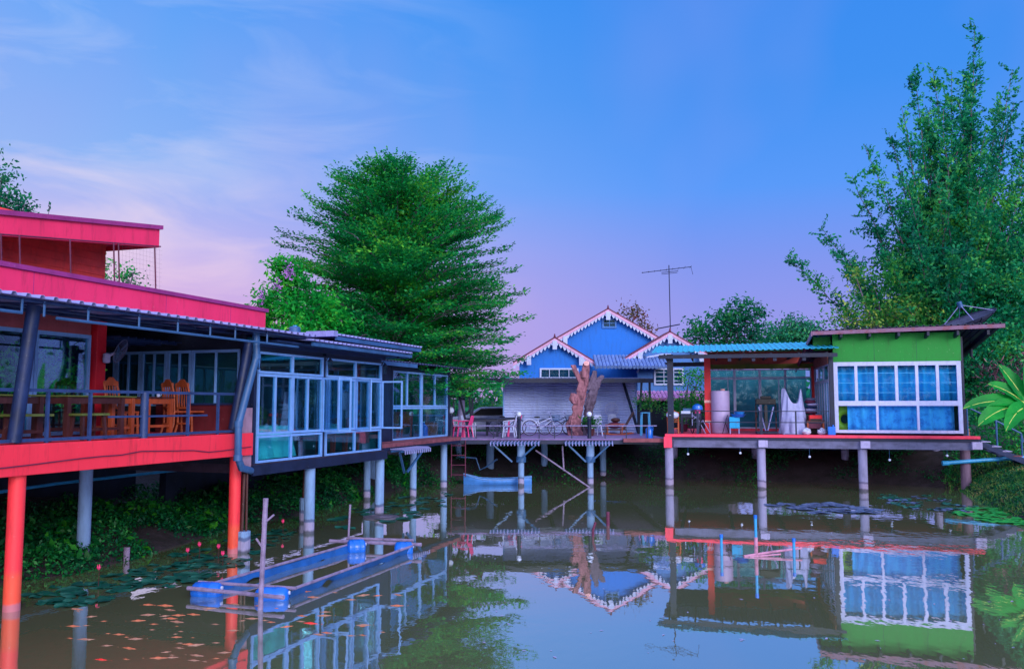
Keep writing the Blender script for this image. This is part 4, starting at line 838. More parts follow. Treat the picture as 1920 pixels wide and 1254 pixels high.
for k in range(9): t_ = k/8; c_ = Vector((-1.6+2.8*t_, .2-.4*t_, 6.33+.28*t_)); l_ = .25+.3*t_; m.tube([c_+Vector((-.05, -l_, 0)), c_+Vector((.05, l_, 0))], .01, 4)
m.tube([(-.5, 0, 6.3), (.5, 0, 6.4)], .02, 5); m.tube([(-.5, 0, 6.2), (.45, 0, 6.3)], .016, 5); m.tube([(1.22, -.2, 6.62), (1.4, .1, 6.2)], .012, 4); m.obj('boom', NAVY, an)
MB().tube([(-.75, 0, 2.95), (.55, 0, 3.2)], .035, 5).obj('lower_boom', NAVY, an)
# ================================================================ RIGHT: GREEN ROOM AND COVERED DECK
G = thing('green_lake_house', 'green-walled lake house with window wall and red-edged deck on posts', 'house', FR)
DZ = 1.95
MB().box(-.13, 10.5, -.15, .12, DZ-.1, DZ).box(-.13, 10.35, .12, 8, DZ-.09, DZ-.01).obj('deck', REDECK, G, bevel=.01)
MB().box(-.05, 10.45, -.1, 0, DZ-.2, DZ-.101).obj('deck_edge_beam', NAVY, G)
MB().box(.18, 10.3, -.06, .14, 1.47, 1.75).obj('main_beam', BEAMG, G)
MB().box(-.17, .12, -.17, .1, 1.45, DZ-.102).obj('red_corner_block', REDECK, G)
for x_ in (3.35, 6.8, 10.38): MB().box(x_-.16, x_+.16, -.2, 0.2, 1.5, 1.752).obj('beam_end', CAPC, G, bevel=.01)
for x_ in (0, 3.29, 6.74): column(G, x_, .12, .155, -.9, 1.5, CONCG, 'post')
for x_, y_ in ((0, 4.6), (3.3, 4.6), (6.8, 4.6), (10.2, 4.6)): column(G, x_, y_, .15, -.2, DZ-.1, CONCG, 'post')
column(G, 10.28, .95, .17, -.3, 1.5, mat('rotten_wood_post', (112, 92, 122), .9, .4, 3, 1, streak=.2), 'post')
for k in range(6): MB().box(.3+k*1.95, .42+k*1.95, .15, 7.8, 1.72, DZ-.101).obj('joist', NAVY, G)
# front room
FY = .2
x0r, x1r = 5.86, 10.06
MB().box(x0r, x1r+.02, FY-.05, FY+.05, 4.55, 5.56).obj('front_wall', GREEN, G)
MB().prism([(x0r-.62, 5.0), (x0r-.01, 5.0), (x0r-.01, 5.6), (x0r-.62, 5.6)], 1, FY+.4, FY+.5).obj('side_gable_wall', GREEN, G)
MB().box(x1r, x1r+.1, FY, 4.7, DZ, 5.4).obj('end_wall', NAVY, G)
w6 = (x1r-x0r)/6
MID = 3.07
f = MB()
def bx(a, b, c, e, d=.09): f.box(a, b, FY-d/2, FY+d/2, c, e)
bx(x0r, x0r+.09, DZ+.08, 4.55); bx(x1r-.09, x1r, DZ+.08, 4.55); bx(x0r+.09, x1r-.09, 4.46, 4.55); bx(x0r+.09, x1r-.09, DZ+.08, DZ+.14); bx(x0r+.09, x1r-.09, MID-.04, MID+.04)
f.obj('window_frame', FRAMEL, G)
for xx in (7.25, 8.65): MB().box(xx-.004, xx+.004, FY-.053, FY-.045, 4.56, 5.5).obj('panel_seam', NAVY, G)
MB().tube([(.1+i*.7, .3, 1.44-.05*math.sin(i*1.9)**2) for i in range(15)], .008, 4).obj('cable', NAVY, G)
for k in range(6):
    a = x0r+.09+k*(x1r-x0r-.18)/6; b = x0r+.09+(k+1)*(x1r-x0r-.18)/6
    wn = window(G, 'y', FY, a, b, MID+.041, 4.459, hs=(), fw=.05, d=.085, fm=FRAMEL, gm=G2)
    hh = (4.45-MID)/4
    for q in (1, 2, 3): MB().box(a+.07, b-.07, FY-.012, FY+.012, MID+.04+q*hh-.01, MID+.04+q*hh+.01).obj('glazing_bar', CYANP, wn)
for k in range(3):
    a = x0r+.09+k*(x1r-x0r-.18)/3; b = x0r+.09+(k+1)*(x1r-x0r-.18)/3
    window(G, 'y', FY, a, b, DZ+.141, MID-.041, fw=.04, d=.085, fm=FRAMEL, gm=G2)
MB().box(x0r-.17, x0r-.02, -.02, .14, DZ, 4.8).obj('corner_post', NAVY, G)
# roof of the room: high at the water, falling to the back
corr_sheet(lambda u, s_, h: (x0r-.75+s_, -.35+u*6.2, 5.66+.022*(s_)-u*1.1+h), 2, 6.3, .22, .035).obj('roof_sheet', SHEETD, G, solid=.01)
m = MB(); m.add([(x0r-.75, -.36, 5.5), (x1r+1.3, -.36, 5.64), (x1r+1.3, -.31, 5.64), (x0r-.75, -.31, 5.5), (x0r-.75, -.36, 5.63), (x1r+1.3, -.36, 5.77), (x1r+1.3, -.31, 5.77), (x0r-.75, -.31, 5.63)], [(3, 2, 1, 0), (4, 5, 6, 7), (0, 1, 5, 4), (1, 2, 6, 5), (2, 3, 7, 6), (3, 0, 4, 7)])
m.add([(x0r-.78, -.36, 5.46), (x0r-.74, -.36, 5.46), (x0r-.74, 5.8, 4.4), (x0r-.78, 5.8, 4.4), (x0r-.78, -.36, 5.64), (x0r-.74, -.36, 5.64), (x0r-.74, 5.8, 4.58), (x0r-.78, 5.8, 4.58)], [(3, 2, 1, 0), (4, 5, 6, 7), (0, 1, 5, 4), (1, 2, 6, 5), (2, 3, 7, 6), (3, 0, 4, 7)])
m.obj('roof_fascia', mat('pinkish_fascia', (122, 88, 126), .6, .3, 3, .1, c2=(130, 54, 60)), G)
m = MB()
for k in range(6): xx = x0r+.2+k*.95; m.add([(xx, -.3, 5.42), (xx+.08, -.3, 5.42), (xx+.08, 5.6, 4.4), (xx, 5.6, 4.4), (xx, -.3, 5.57), (xx+.08, -.3, 5.57), (xx+.08, 5.6, 4.55), (xx, 5.6, 4.55)], [(3, 2, 1, 0), (4, 5, 6, 7), (0, 1, 5, 4), (1, 2, 6, 5), (2, 3, 7, 6), (3, 0, 4, 7)])
m.obj('rafter', NAVY, G)
# covered deck: back glass wall, painted board strips, side glass
BY = 4.7
MB().box(1.45, 5.75, BY-.02, BY+.08, 4.72, 5.25).obj('upper_board', mat('rust_red_board', (150, 60, 62), .7, .3, 1.2, .1, c2=(60, 96, 40)), G)
MB().box(1.45, 5.75, BY-.03, BY+.08, 4.52, 4.718).obj('lower_board', mat('green_yellow_board', (96, 104, 40), .7, .3, 1.5, .1, c2=(30, 96, 50)), G)
for k in range(4):
    a = 1.52+k*1.02; b = a+1.02
    window(G, 'y', BY, a, b-.005, 4.14, 4.5, fw=.045, gm=G1, fm=FRAMEL); window(G, 'y', BY, a, b-.005, DZ+.1, 4.13, fw=.05, gm=G1, fm=FRAMEL if k < 3 else CYANP, vs=(a+.75,) if k % 2 == 0 else ())
MB().box(1.4, 1.5, BY-.08, BY+.1, DZ, 4.8).box(5.6, 5.75, BY-.08, BY+.02, DZ, 4.6).obj('back_pillar', PILR, G)
m = MB(); m.box(1.5, 5.7, BY+3, BY+3.1, DZ, 4.6); m.obj('inner_back_wall', DARKT, G)
MB().box(1.5, 5.7, BY-.12, BY-.04, DZ, DZ+.09).obj('sill', REDECK, G)
sx_ = x0r-.12
for a, b in ((.35, 1.8), (1.8, 3.25), (3.25, 4.6)): window(G, 'x', sx_, a, b-.01, DZ+.1, 3.9, vs=((a+b)/2,), fw=.05, gm=G1, fm=FRAMEL); window(G, 'x', sx_, a, b-.01, 3.91, 4.5, fw=.045, gm=G1, fm=FRAMEL)
MB().box(sx_-.06, sx_+.04, .3, 4.66, 4.51, 4.9).obj('side_header', mat('salmon_board', (150, 96, 96), .7, .25, 2), G)
MB().box(-.02, .2, -.05, .12, DZ, 4.9).obj('left_post', NAVY, G)
y_ = 1.6; xq = FR.hy(y_, 1327, 740)[0]
pz_ = MB().box(xq-.12, xq+.12, y_-.12, y_+.12, DZ, 4.85).obj('red_pillar', PILR, G, bevel=.01); MB().box(xq-.13, xq+.13, y_-.135, y_+.135, 3.1, 3.2).box(xq-.13, xq+.13, y_-.135, y_+.135, 2.35, 2.43).obj('band', CUT, pz_)
corr_sheet(lambda u, s_, h: (-.55+s_, -.55+u*2.9, 4.93+u*.42+h+.012*s_), 3, 6.55, .2, .03).obj('turquoise_roof', TEAL, G, solid=.012)
corr_sheet(lambda u, s_, h: (-.4+s_, 2.2+u*2.8, 5.2+u*.1+h), 2, 6.0, .2, .03).obj('rear_deck_roof', SHEETD, G, solid=.012)
m = MB(); m.box(-.3, 5.95, -.35, -.25, 4.72, 4.86); m.obj('eaves_beam', NAVY, G)
m = MB()
for k in range(12): m.bar((-.2+k*.0, 2.2+k*.24, 4.68), (1.4, 2.2+k*.24, 4.68), .05, .05)
for k in range(7): m.bar((-.1+k*.95, -.3, 4.86), (-.1+k*.95, 4.6, 4.9 if k else 4.7), .06, .08)
m.obj('rafters', NAVY, G)
m = MB()
for px in (1370, 1415, 1455, 1510): xx = FR.hy(-.28, px, 675)[0]; m.box(xx-.1, xx+.02, -.3, -.2, 4.6, 4.718)
m.obj('hanging_bracket', NAVY, G)
# curtains, ring
CURT = mat('sheer_blue_curtain', (50, 165, 235), .9, .14, 1.5, .1, streak=.2, grime=0)
CURL = mat('patterned_blue_curtain', (80, 172, 250), .9, .3, 3.2, .1, c2=(34, 90, 190), grime=0)
cr = thing('sheer_curtain', 'sheer blue curtain behind the six upper panes of the green room', 'curtain', FR, 8, FY+.3, MID)
MB().grid(lambda u, v: (-2.0+u*4.1, .04*math.sin(u*95)+.03*math.sin(u*41), v*1.46), 160, 2).obj('cloth', CURT, cr, smooth=True, solid=.004); MB().tube([(-2.1, 0, 1.47), (2.1, 0, 1.47)], .012, 6).obj('rod', CAPC, cr)
cr = thing('flowered_curtain', 'blue flower-patterned curtain behind the lower panes of the green room', 'curtain', FR, 8, FY+.26, DZ+.05)
MB().grid(lambda u, v: (-1.66+u*3.53, .035*math.sin(u*70+v)+.03*math.sin(u*31), v*1.05), 140, 4).obj('cloth', CURL, cr, smooth=True, solid=.004); MB().tube([(-1.7, 0, 1.06), (1.95, 0, 1.06)], .012, 6).obj('rod', CAPC, cr)
rgq = thing('swim_ring', 'lime swim ring standing behind the first lower pane', 'swim ring', FR, 6.3, FY+.62, DZ+.05); MB().ring((0, 0, .5), .32, .17, (0, 1, 0), 28, 12).obj('tube', YLW, rgq, smooth=True); MB().ball((.3, -.14, .75), .02).obj('valve', WPLAS, rgq)
MB().box(x0r, x1r, 3.2, 3.3, DZ, 4.6).obj('room_back_wall', DARKT, G)
# deck railing
rd = thing('deck_railing', 'thin black railing along the covered deck', 'railing', FR, 0, .02, DZ)
xa = FR.hy(.02, 1300, 780)[0]; xb = x0r-.2
MB().bar((xa, 0, .84), (xb, 0, .84), .03).bar((xa, 0, .44), (xb, 0, .44), .03).obj('rails', NAVY, rd)
for px in (1308, 1427, 1492): xx = FR.hy(.02, px, 780)[0]; MB().bar((xx, 0, 0), (xx, 0, .86), .05 if px == 1492 else .09).obj('post', NAVY, rd)
# hanging bulbs
for px, py, lab in ((1290, 851, 'below the red corner'), (1388, 849, 'left of the second deck post'), (1518, 856, 'between the second and third deck posts'), (1668, 862, 'right of the third deck post'), (1776, 854, 'left of the rotten post')):
    xx, zz = FR.hy(.0, px, py); T = thing('hanging_bulb', 'small pale bulb hanging under the deck '+lab, 'bulb', FR, xx, 0, zz, 0, 'bulbs hanging under the deck'); MB().tube([(0, 0, .04), (0, 0, 1.5-zz)], .006, 4).obj('cord', STEEL, T); MB().ball((0, 0, 0), .045).obj('bulb', GLOBE, T, smooth=True)
# ---- objects on the covered deck
def at(px, yl): return FR.hy(yl, px, 790)[0]
wchair('orange wooden chair with a bag beside the navy deck post', FR, at(1262, .5), .55, DZ, 180, WOOD, None, .85)
bg_ = thing('plastic_bag', 'white plastic bag with round green print on the orange chair', 'bag', FR, at(1262, .5), .5, DZ+.47)
m = MB(); m.ball((0, 0, .2), .24, .14, .21, 18, 12); m.tube([(-.12, 0, .36), (-.1, 0, .5), (-.04, 0, .38)], .012, 5); m.tube([(.04, 0, .38), (.1, 0, .5), (.12, 0, .36)], .012, 5); m.obj('sack', WPLAS, bg_, smooth=True); MB().lathe([(.09, 0), (.09, .008)], (0, 0, 0), 18).obj('round_print', mat('green_print', (30, 150, 130)), bg_)
bg_.children[-1].rotation_euler = (PI/2, 0, 0); bg_.children[-1].location = (0, -.135, .22)
table('dark folding table behind the orange chair', FR, at(1296, 1.4), 1.2, DZ, .8, .6, .74, STEELD, NAVY, group=None)
tb = thing('box_pile', 'blue box and papers lying on the dark folding table', 'box', FR, at(1290, 1.3), 1.2, DZ+.74); MB().box(-.25, .1, -.15, .15, 0, .1).obj('box', WPLAS, tb); MB().box(-.18, .2, -.1, .16, .1, .2).obj('upper_box', STEEL, tb)
wc = thing('helmet', 'bright blue helmet on the end of the dark folding table', 'helmet', FR, at(1308, 1), 1.05, DZ+.75)
MB().lathe([(.2, .14), (.21, .18), (.17, .3), (.06, .36), (.005, .37)], (0, 0, 0), 18).obj('shell', PBLUE, wc, smooth=True); MB().lathe([(.1, 0), (.12, .14)], (0, 0, 0), 12).obj('stand', PKPL, wc)
sc1 = thing('wheelchair', 'folded dark wheelchair below the helmet', 'wheelchair', FR, at(1304, .6), .6, DZ)
for xx in (-.12, .12): MB().ring((xx, 0, .3), .28, .02, (1, .25, 0), 24, 6).obj('wheel', BLK, sc1, smooth=True)
MB().tube([(-.12, 0, .3), (-.12, .1, .8)], .015, 6).tube([(.12, 0, .3), (.12, .1, .8)], .015, 6).tube([(-.12, .1, .5), (.12, .1, .7)], .015, 6).tube([(.12, .1, .5), (-.12, .1, .7)], .015, 6).obj('frame', SHEETL, sc1)
fb = thing('folded_bicycle', 'folded frame with thin spokes leaning between railing and red pillar', 'bicycle frame', FR, at(1320, .7), .7, DZ); MB().tube([(-.2, 0, .5), (.05, 0, 0)], .015, 6).tube([(-.05, 0, .5), (.2, 0, .05)], .015, 6).tube([(-.1, 0, .45), (.2, 0, .4), (.22, 0, 0)], .015, 6).obj('tubes', SHEETL, fb)
tk = thing('water_tank', 'tall lavender cylindrical tank beside the red pillar', 'tank', FR, at(1351, 1.6), 1.5, DZ); MB().lathe([(.33, 0), (.35, .03), (.35, .82), (.34, .84), (.35, .86), (.35, 1.55), (.34, 1.6), (.1, 1.63)], (0, 0, 0), 30).obj('body', TANK, tk, smooth=True); MB().lathe([(.08, 1.62), (.08, 1.68)], (.1, 0, 0), 10).obj('cap', CUT, tk)
pt = thing('plastic_chair', 'dark folding chair frame leaning at the tank', 'chair', FR, at(1362, .8), .8, DZ); MB().tube([(-.15, 0, 0), (0, 0, .55), (.05, 0, .7)], .014, 6).tube([(.1, .1, 0), (-.05, 0, .45)], .014, 6).obj('frame', BLK, pt); MB().box(-.12, .12, -.1, .15, .4, .42).obj('seat', BLK, pt)
cb = thing('cabinet', 'small sky-blue cabinet on legs in front of the deck glass', 'cabinet', FR, at(1377, .9), .9, DZ)
MB().box(-.19, .19, -.18, .18, .2, .62).obj('box', CBLUE, cb, bevel=.01); MB().box(-.17, .17, -.19, -.181, .23, .59).obj('door', CBLUE, cb); MB().box(.1, .12, -.205, -.191, .38, .46).obj('handle', SHEETL, cb)
for sx in (-1, 1):
    for sy in (-1, 1): MB().box(sx*.16-.02, sx*.16+.02, sy*.15-.02, sy*.15+.02, 0, .2).obj('leg', SHEETL, cb)
bp_ = thing('plastic_basin', 'blue plastic basins stacked on the sky-blue cabinet', 'basin', FR, at(1384, .9), .85, DZ+.62); MB().lathe([(.2, 0), (.28, .1), (.3, .11), (.27, .1)], (0, 0, 0), 20).obj('basin', PBLUE, bp_, smooth=True); MB().lathe([(.14, .09), (.2, .19), (.22, .2), (.19, .19)], (.05, 0, 0), 20).obj('upper_basin', CYANP, bp_, smooth=True)
tm = thing('treadmill', 'black folding treadmill with pale V-shaped struts on the deck', 'treadmill', FR, at(1437, .8), .9, DZ)
MB().bar((0, .1, .15), (0, .25, 1.02), .5, .1, up=(1, 0, 0)).obj('running_board', BLK, tm)
MB().box(-.38, .38, -.35, .45, 0, .09).obj('base', NAVY, tm, bevel=.02); MB().box(-.36, .36, -.02, .3, 1.08, 1.3).box(-.2, .2, .0, .1, 1.3, 1.4).obj('console', BLK, tm, bevel=.03)
for sx in (-1, 1):
    MB().bar((sx*.26, -.06, 1.0), (sx*.03, -.16, .12), .06, .03).obj('strut', SHEETL, tm); MB().tube([(sx*.36, .1, .08), (sx*.36, .1, 1.1)], .025, 8).obj('upright', WOODD, tm); MB().bar((sx*.33, -.3, .62), (sx*.36, .1, 1.1), .04).obj('handrail', BLK, tm)
# fabric cover with two peaks
cv = thing('covered_exercise_machine', 'tall silver fabric cover draped over a two-horned machine on the deck', 'covered machine', FR, at(1488, .9), .9, DZ)
m = MB(); n = 56; lv = []
for i, z in enumerate(np.linspace(0, 1, 18)):
    row = []
    for j in range(n):
        t_ = 2*PI*j/n; c, s = math.cos(t_), math.sin(t_)
        fold = 1+.09*math.sin(t_*7+z*3)*(1-z*.5)+.05*math.sin(t_*13-z*5)
        rx = .5-.14*z; ry = .42-.2*z
        x = c*rx*fold; y = s*ry*fold
        topz = 1.12+.5*math.exp(-((x+.3)/.17)**2)+.55*math.exp(-((x-.3)/.07)**2)+.25*max(0, -x)
        row.append((x-.03*z, y, z*topz if z > 0 else .01+.02*math.sin(t_*9)))
    lv.append(row)
m.add([p for r in lv for p in r], [(i*n+j, i*n+(j+1) % n, (i+1)*n+(j+1) % n, (i+1)*n+j) for i in range(17) for j in range(n)])
m.add([lv[17][j] for j in range(n)]+[(lv[17][j][0], 0, lv[17][j][2]) for j in range(n)], [(j, (j+1) % n, n+(j+1) % n, n+j) for j in range(n)]); m.obj('cover', SHEETW, cv, smooth=True)
MB().ring((0, 0, .02), .47, .02, (0, 0, 1), 30, 5).obj('hem', SHEETW, cv)
rb = thing('toolbox', 'red plastic box on the wooden stand at the deck corner', 'box', FR, at(1529, .7), .7, DZ+.5); MB().box(-.22, .22, -.16, .16, 0, .2).obj('body', REDP, rb, bevel=.02); MB().box(-.2, .2, -.17, -.161, -.0, .07).obj('latch', BLK, rb)
sd = thing('wooden_stand', 'low dark wooden stand under the red plastic box', 'stand', FR, at(1528, .7), .7, DZ); MB().box(-.3, .3, -.2, .2, .44, .5).obj('top', WOODD, sd); MB().box(-.24, .2, -.15, .15, .22, .4).obj('drawer', MAROON, sd)
for sx in (-1, 1):
    for sy in (-1, 1): MB().box(sx*.27-.025, sx*.27+.025, sy*.17-.025, sy*.17+.025, 0, .44).obj('leg', WOOD, sd)
cp = thing('clothes_pile', 'pile of folded maroon and grey clothes behind the red box', 'clothes', FR, at(1522, 1.2), 1.2, DZ+.0); m = MB()
MB().box(-.3, .3, -.2, .2, 0, .7).obj('crate', BLK, cp, bevel=.02)
for k, (mm, h_) in enumerate(((MAROON, .1), (CAPC, .1), (STEELD, .09), (CAPC, .1), (MAROON, .12), (BEAMG, .1))): MB().ball((rnd.uniform(-.05, .05), 0, .78+k*.1), .25-.01*k, .18, h_*.62, 14, 6).obj('garment', mm, cp, smooth=True)
for lab, px in (('crumpled pale bag left under the wooden stand', 1512), ('crumpled pale bag right under the wooden stand', 1540)):
    T = thing('crumpled_bag', lab, 'bag', FR, at(px, .35), .35, DZ); o = MB().ball((0, 0, .1), .16, .12, .11, 18, 10).obj('sack', WPLAS, T, smooth=False)
    for v in o.data.vertices: v.co *= 1+rnd.uniform(-.13, .13)
    MB().tube([(0, 0, .18), (.02, 0, .25)], [.03, .05], 8).obj('knot', WPLAS, T)
bb_ = thing('blue_canister', 'bright blue plastic canister at the corner post of the deck', 'canister', FR, x0r-.15, -.07, DZ); MB().box(-.13, .13, -.04, .08, 0, .3).obj('body', PBLUE, bb_, bevel=.03); MB().lathe([(.03, .3), (.03, .36)], (.06, .02, 0), 10).obj('cap', PBLUE, bb_)
# plants behind the covered deck
pot('palm-like potted plant behind the orange chair', FR, at(1280, 3.5), 3.3, DZ, 1.1, 500, LSP, MAROON, .7, .25)
# ---- satellite dish
ds = thing('satellite_dish', 'large dark mesh satellite dish on the green room roof', 'satellite dish', FR, 11.0, 2.3, 5.3)
axd = Vector((-.36, -.12, .92)).normalized(); u = axd.orthogonal().normalized(); w_ = axd.cross(u); c0 = Vector((0, 0, .55))
m = MB(); nr, na = 7, 30; vs = []
for i in range(nr+1):
    r = 1.05*i/nr+.01
    for j in range(na): t_ = 2*PI*j/na; vs.append(c0+(u*math.cos(t_)+w_*math.sin(t_))*r+axd*(r*r*.34))
m.add(vs, [(i*na+j, i*na+(j+1) % na, (i+1)*na+(j+1) % na, (i+1)*na+j) for i in range(nr) for j in range(na)]); m.obj('reflector', mat('dark_mesh_metal', (58, 62, 96), .6, .25, 8), ds, smooth=True, solid=.01)
m = MB()
for j in range(12): t_ = 2*PI*j/12; m.tube([c0+(u*math.cos(t_)+w_*math.sin(t_))*r+axd*(r*r*.34-.02) for r in (.05, .45, .8, 1.05)], .014, 4)
m.ring(c0+axd*(1.05**2*.34), 1.05, .02, axd, 36, 5); m.obj('rib', NAVY, ds)
fp = c0+axd*.95; m = MB()
for j in range(4): t_ = 2*PI*(j+.5)/4; m.tube([c0+(u*math.cos(t_)+w_*math.sin(t_))*.98+axd*.33, fp], .014, 5)
m.obj('feed_strut', SHEETL, ds); MB().tube([fp-axd*.1, fp+axd*.12], .09, 10).obj('feed', STEEL, ds, smooth=True); MB().tube([(0, 0, -.5), (0, 0, .6)], .05, 8).obj('mast', NAVY, ds)
# ---- stairs at the right end
sr = thing('staircase', 'small staircase going down to the bank at the right end of the deck', 'staircase', FR, 10.6, .6, 0)
for yy in (0, .9): MB().bar((0, yy, 1.72), (1.75, yy, .95), .06, .2).obj('stringer', STEELD, sr)
for k in range(5): MB().box(.12+k*.33, .42+k*.33, -.04, .94, 1.72-k*.16, 1.75-k*.16).obj('tread', CAPC if k < 3 else DECKB, sr)
MB().box(1.6, 2.6, -.1, 1.0, .55, .86).obj('landing', DECKB, sr)
hr = thing('stair_railing', 'blue metal handrail with posts beside the staircase', 'railing', FR, 10.6, 1.7, 0)
for xx, zt in ((0, 3.0), (.95, 2.45), (1.75, 2.0)): MB().tube([(xx, 0, .9), (xx, 0, zt)], .035, 8).obj('post', STEEL, hr, smooth=True)
MB().tube([(0, 0, 2.95), (.95, 0, 2.45), (1.75, 0, 2.0), (1.8, 0, 1.7)], .03, 8).obj('handrail', STEEL, hr, smooth=True)
bpp = thing('sewer_pipe', 'thick blue pipe crossing below the right end of the deck', 'pipe', FR, 9.5, .6, 0)
pa = FR.hy(.5, 1768, 868); pb = FR.hy(1.2, 1935, 856); MB().tube([(pa[0]-9.5, -.1, pa[1]), (pb[0]-9.5, .6, pb[1])], .07, 12).obj('pipe', CYANP, bpp, smooth=True); MB().tube([(pa[0]-9.52, -.102, pa[1]-.002), (pa[0]-9.3, -.08, pa[1]+.01)], .085, 12).obj('collar', CYANP, bpp, smooth=True)
# ================================================================ THINGS IN THE WATER
nf = thing('floating_net_pen', 'floating fish pen of blue tarpaulin and bamboo with blue barrels', 'fish pen', FW, -3.6, 15.6, 0)
O = Vector((-3.6, 15.6, 0)); q = lambda px, py, z=.09: Vector((*FW.hz(z, px, py), z))-O
c1, c2, c3, c4 = q(378, 1105), q(548, 1110), q(668, 1021), q(772, 1028)
def sheet(a, b, sag, s2, name='tarpaulin_side'):
    nrm = Vector((0, 0, 1)); d = (b-a).normalized(); side = d.cross(nrm)*s2
    m = MB(); m.grid(lambda u, v: a.lerp(b, u)+side*(v*.07+.03*math.sin(u*23)*v)+nrm*(.04+.025*math.sin(u*9)-v*(.17+.05*math.sin(u*17)+.03*math.sin(u*41))), 50, 5)
    return m.obj(name, BNET, nf, smooth=True, solid=.008)
sheet(c1, c3, .1, 1); sheet(c2, c4, .1, -1)
def cane(a, b, r=.03, nm='bamboo_pole', par=None):
    m = MB(); n = 12; pts = [Vector(a).lerp(Vector(b), k/n) for k in range(n+1)]; m.tube(pts, [r*(1.0+(.0 if k % 2 else .12)) for k in range(n+1)], 8); return m.obj(nm, BAMB, par or nf, smooth=True)
up = Vector((0, 0, .05)); ex = (c2-c1).normalized()
cane(c1+up, c3+up, .024); cane(c2+up, c4+up, .024)
cane(q(352, 1108)+up, q(532, 1126)+up, .03); cane(q(372, 1100)+up*1.6, q(555, 1112)+up*1.6, .024); cane(q(618, 1021)+up*1.6, q(790, 1028)+up*1.6, .034); cane(q(650, 1016)+up*1.6, q(775, 1020)+up*1.6, .03)
def barrel(c, ax, L_=.48, r=.145):
    ax = Vector(ax).normalized(); m = MB(); pts = []; rr = []
    for s, k in ((-.5, .35), (-.47, .75), (-.38, .97), (-.2, 1), (-.16, 1.04), (-.12, 1), (.12, 1), (.16, 1.04), (.2, 1), (.38, .97), (.47, .75), (.5, .35)): pts.append(Vector(c)+ax*L_*s); rr.append(r*k)
    b = m.tube(pts, rr, 18).obj('barrel', PBLUE, nf, smooth=True); MB().tube([Vector(c)+ax*L_*.49+Vector((0, 0, .06)), Vector(c)+ax*L_*.54+Vector((0, 0, .06))], .03, 8).obj('bung', WPLAS, b); return b
barrel(q(388, 1108, .06), (1, -.1, 0)); barrel(q(510, 1118, .04), (1, .05, 0), .52); barrel(q(668, 1026, .08), (1, .3, 0), .38, .165); barrel(q(757, 1030, .06), (1, .1, 0), .38, .16)
cane(q(487, 1142, 0)-Vector((0, 0, .3)), q(487, 1142, 0)+Vector((.05, 0, 1.62)), .036, 'stake')
cane(q(487, 1142, 0)+Vector((.03, 0, 1.25)), q(487, 1142, 0)+Vector((.18, 0, 1.38)), .014, 'side_twig'); cane(q(487, 1142, 0)+Vector((.02, 0, .9)), q(487, 1142, 0)+Vector((-.08, 0, 1.03)), .016, 'side_twig')
cane(q(652, 1020, 0)-Vector((0, 0, .2)), q(652, 1020, 0)+Vector((.04, 0, .85)), .022, 'stake')
# stakes
def stake(lab, px, py, h_, r, m_, tilt=0, cap=True, grp='pipe stakes in the pond'):
    x_, y_ = FW.hz(0, px, py); T = thing('pipe_stake', lab, 'stake', FW, x_, y_, 0, 0, grp); MB().tube([(0, 0, -.5), (0, 0, h_*.45), (tilt, 0, h_)], r, 10).obj('pipe', m_, T, smooth=True)
    if cap: MB().tube([(tilt, 0, h_-.06), (tilt, 0, h_+.01)], r*1.25, 10).obj('cap', PBLUE if m_ is CYANP else m_, T, smooth=True)
    return T
PINKW = mat('pinkish_stick', (186, 130, 170), .8, .25, 8)
stake('short cyan pipe stake left of the tallest stake', 1353, 1040, .4, .028, CYANP); T = stake('tallest cyan and pink pipe stake in the middle of the right pond', 1418, 1042, .8, .028, CYANP); MB().tube([(0, 0, -.1), (0, 0, .37)], .036, 10).obj('wrapped_foot', PINKW, T, smooth=True)
stake('short cyan pipe stake right of the tallest stake', 1489, 1044, .36, .028, CYANP)
stake('dark purple stick standing near the pier reflection', 1140, 985, .34, .045, MAROON, 0, False, 'dark sticks in the pond'); stake('thin dark stick leaning left of the purple stick', 1112, 1005, .32, .03, MAROON, .06, False, 'dark sticks in the pond')
stake('short wooden peg near the left bank under the terrace', 237, 1050, .25, .06, BAMB, 0, False, 'dark sticks in the pond')
x_, y_ = FW.hz(0, 1395, 1043); fp_ = thing('floating_stick', 'long pinkish stick lying on the water against the pipe stakes', 'stick', FW, x_, y_, 0); e_1 = Vector((*FW.hz(.1, 1503, 1029), .12))-Vector((x_, y_, 0)); MB().tube([(0, 0, 0), e_1*.5+Vector((0, 0, .01)), e_1], [.03, .026, .02], 8).obj('stick', PINKW, fp_, smooth=True); MB().tube([(.1, -.05, 0), (.75, .05, .04)], .018, 6).obj('branch', PINKW, fp_, smooth=True)
# stubs with thin poles beside the left bank
for lab, px, py, w_, hh in (('squat concrete stub beside the far red column', 456, 1035, .12, .42), ('concrete stub left of the grey post below the glass room', 571, 979, .12, .62)):
    x_, y_ = FW.hz(0, px, py); T = thing('concrete_stub', lab, 'post', FW, x_, y_, 0, 0, 'concrete stubs at the left bank'); MB().lathe([(w_*1.2, -.4), (w_*1.15, hh), (w_*1.1, hh+.01)], (0, 0, 0), 12).obj('stub', CONC, T); MB().tube([(-.04, 0, hh), (-.02, 0, 1.6)], .035, 6).tube([(.05, 0, hh), (.04, 0, 1.6)], .025, 6).obj('pole', WOODD, T)
x_, y_ = FW.hz(0, 715, 970); fd = thing('floating_disc', 'grey round collar floating around the grey post', 'collar', FW, x_, y_, 0); MB().lathe([(.42, -.02), (.5, .0), (.48, .03), (.2, .05)], (0, 0, 0), 28).obj('collar', CONCG, fd, smooth=True); MB().ring((0, 0, .04), .3, .012, (0, 0, 1), 24, 5).obj('rim', CONCG, fd)
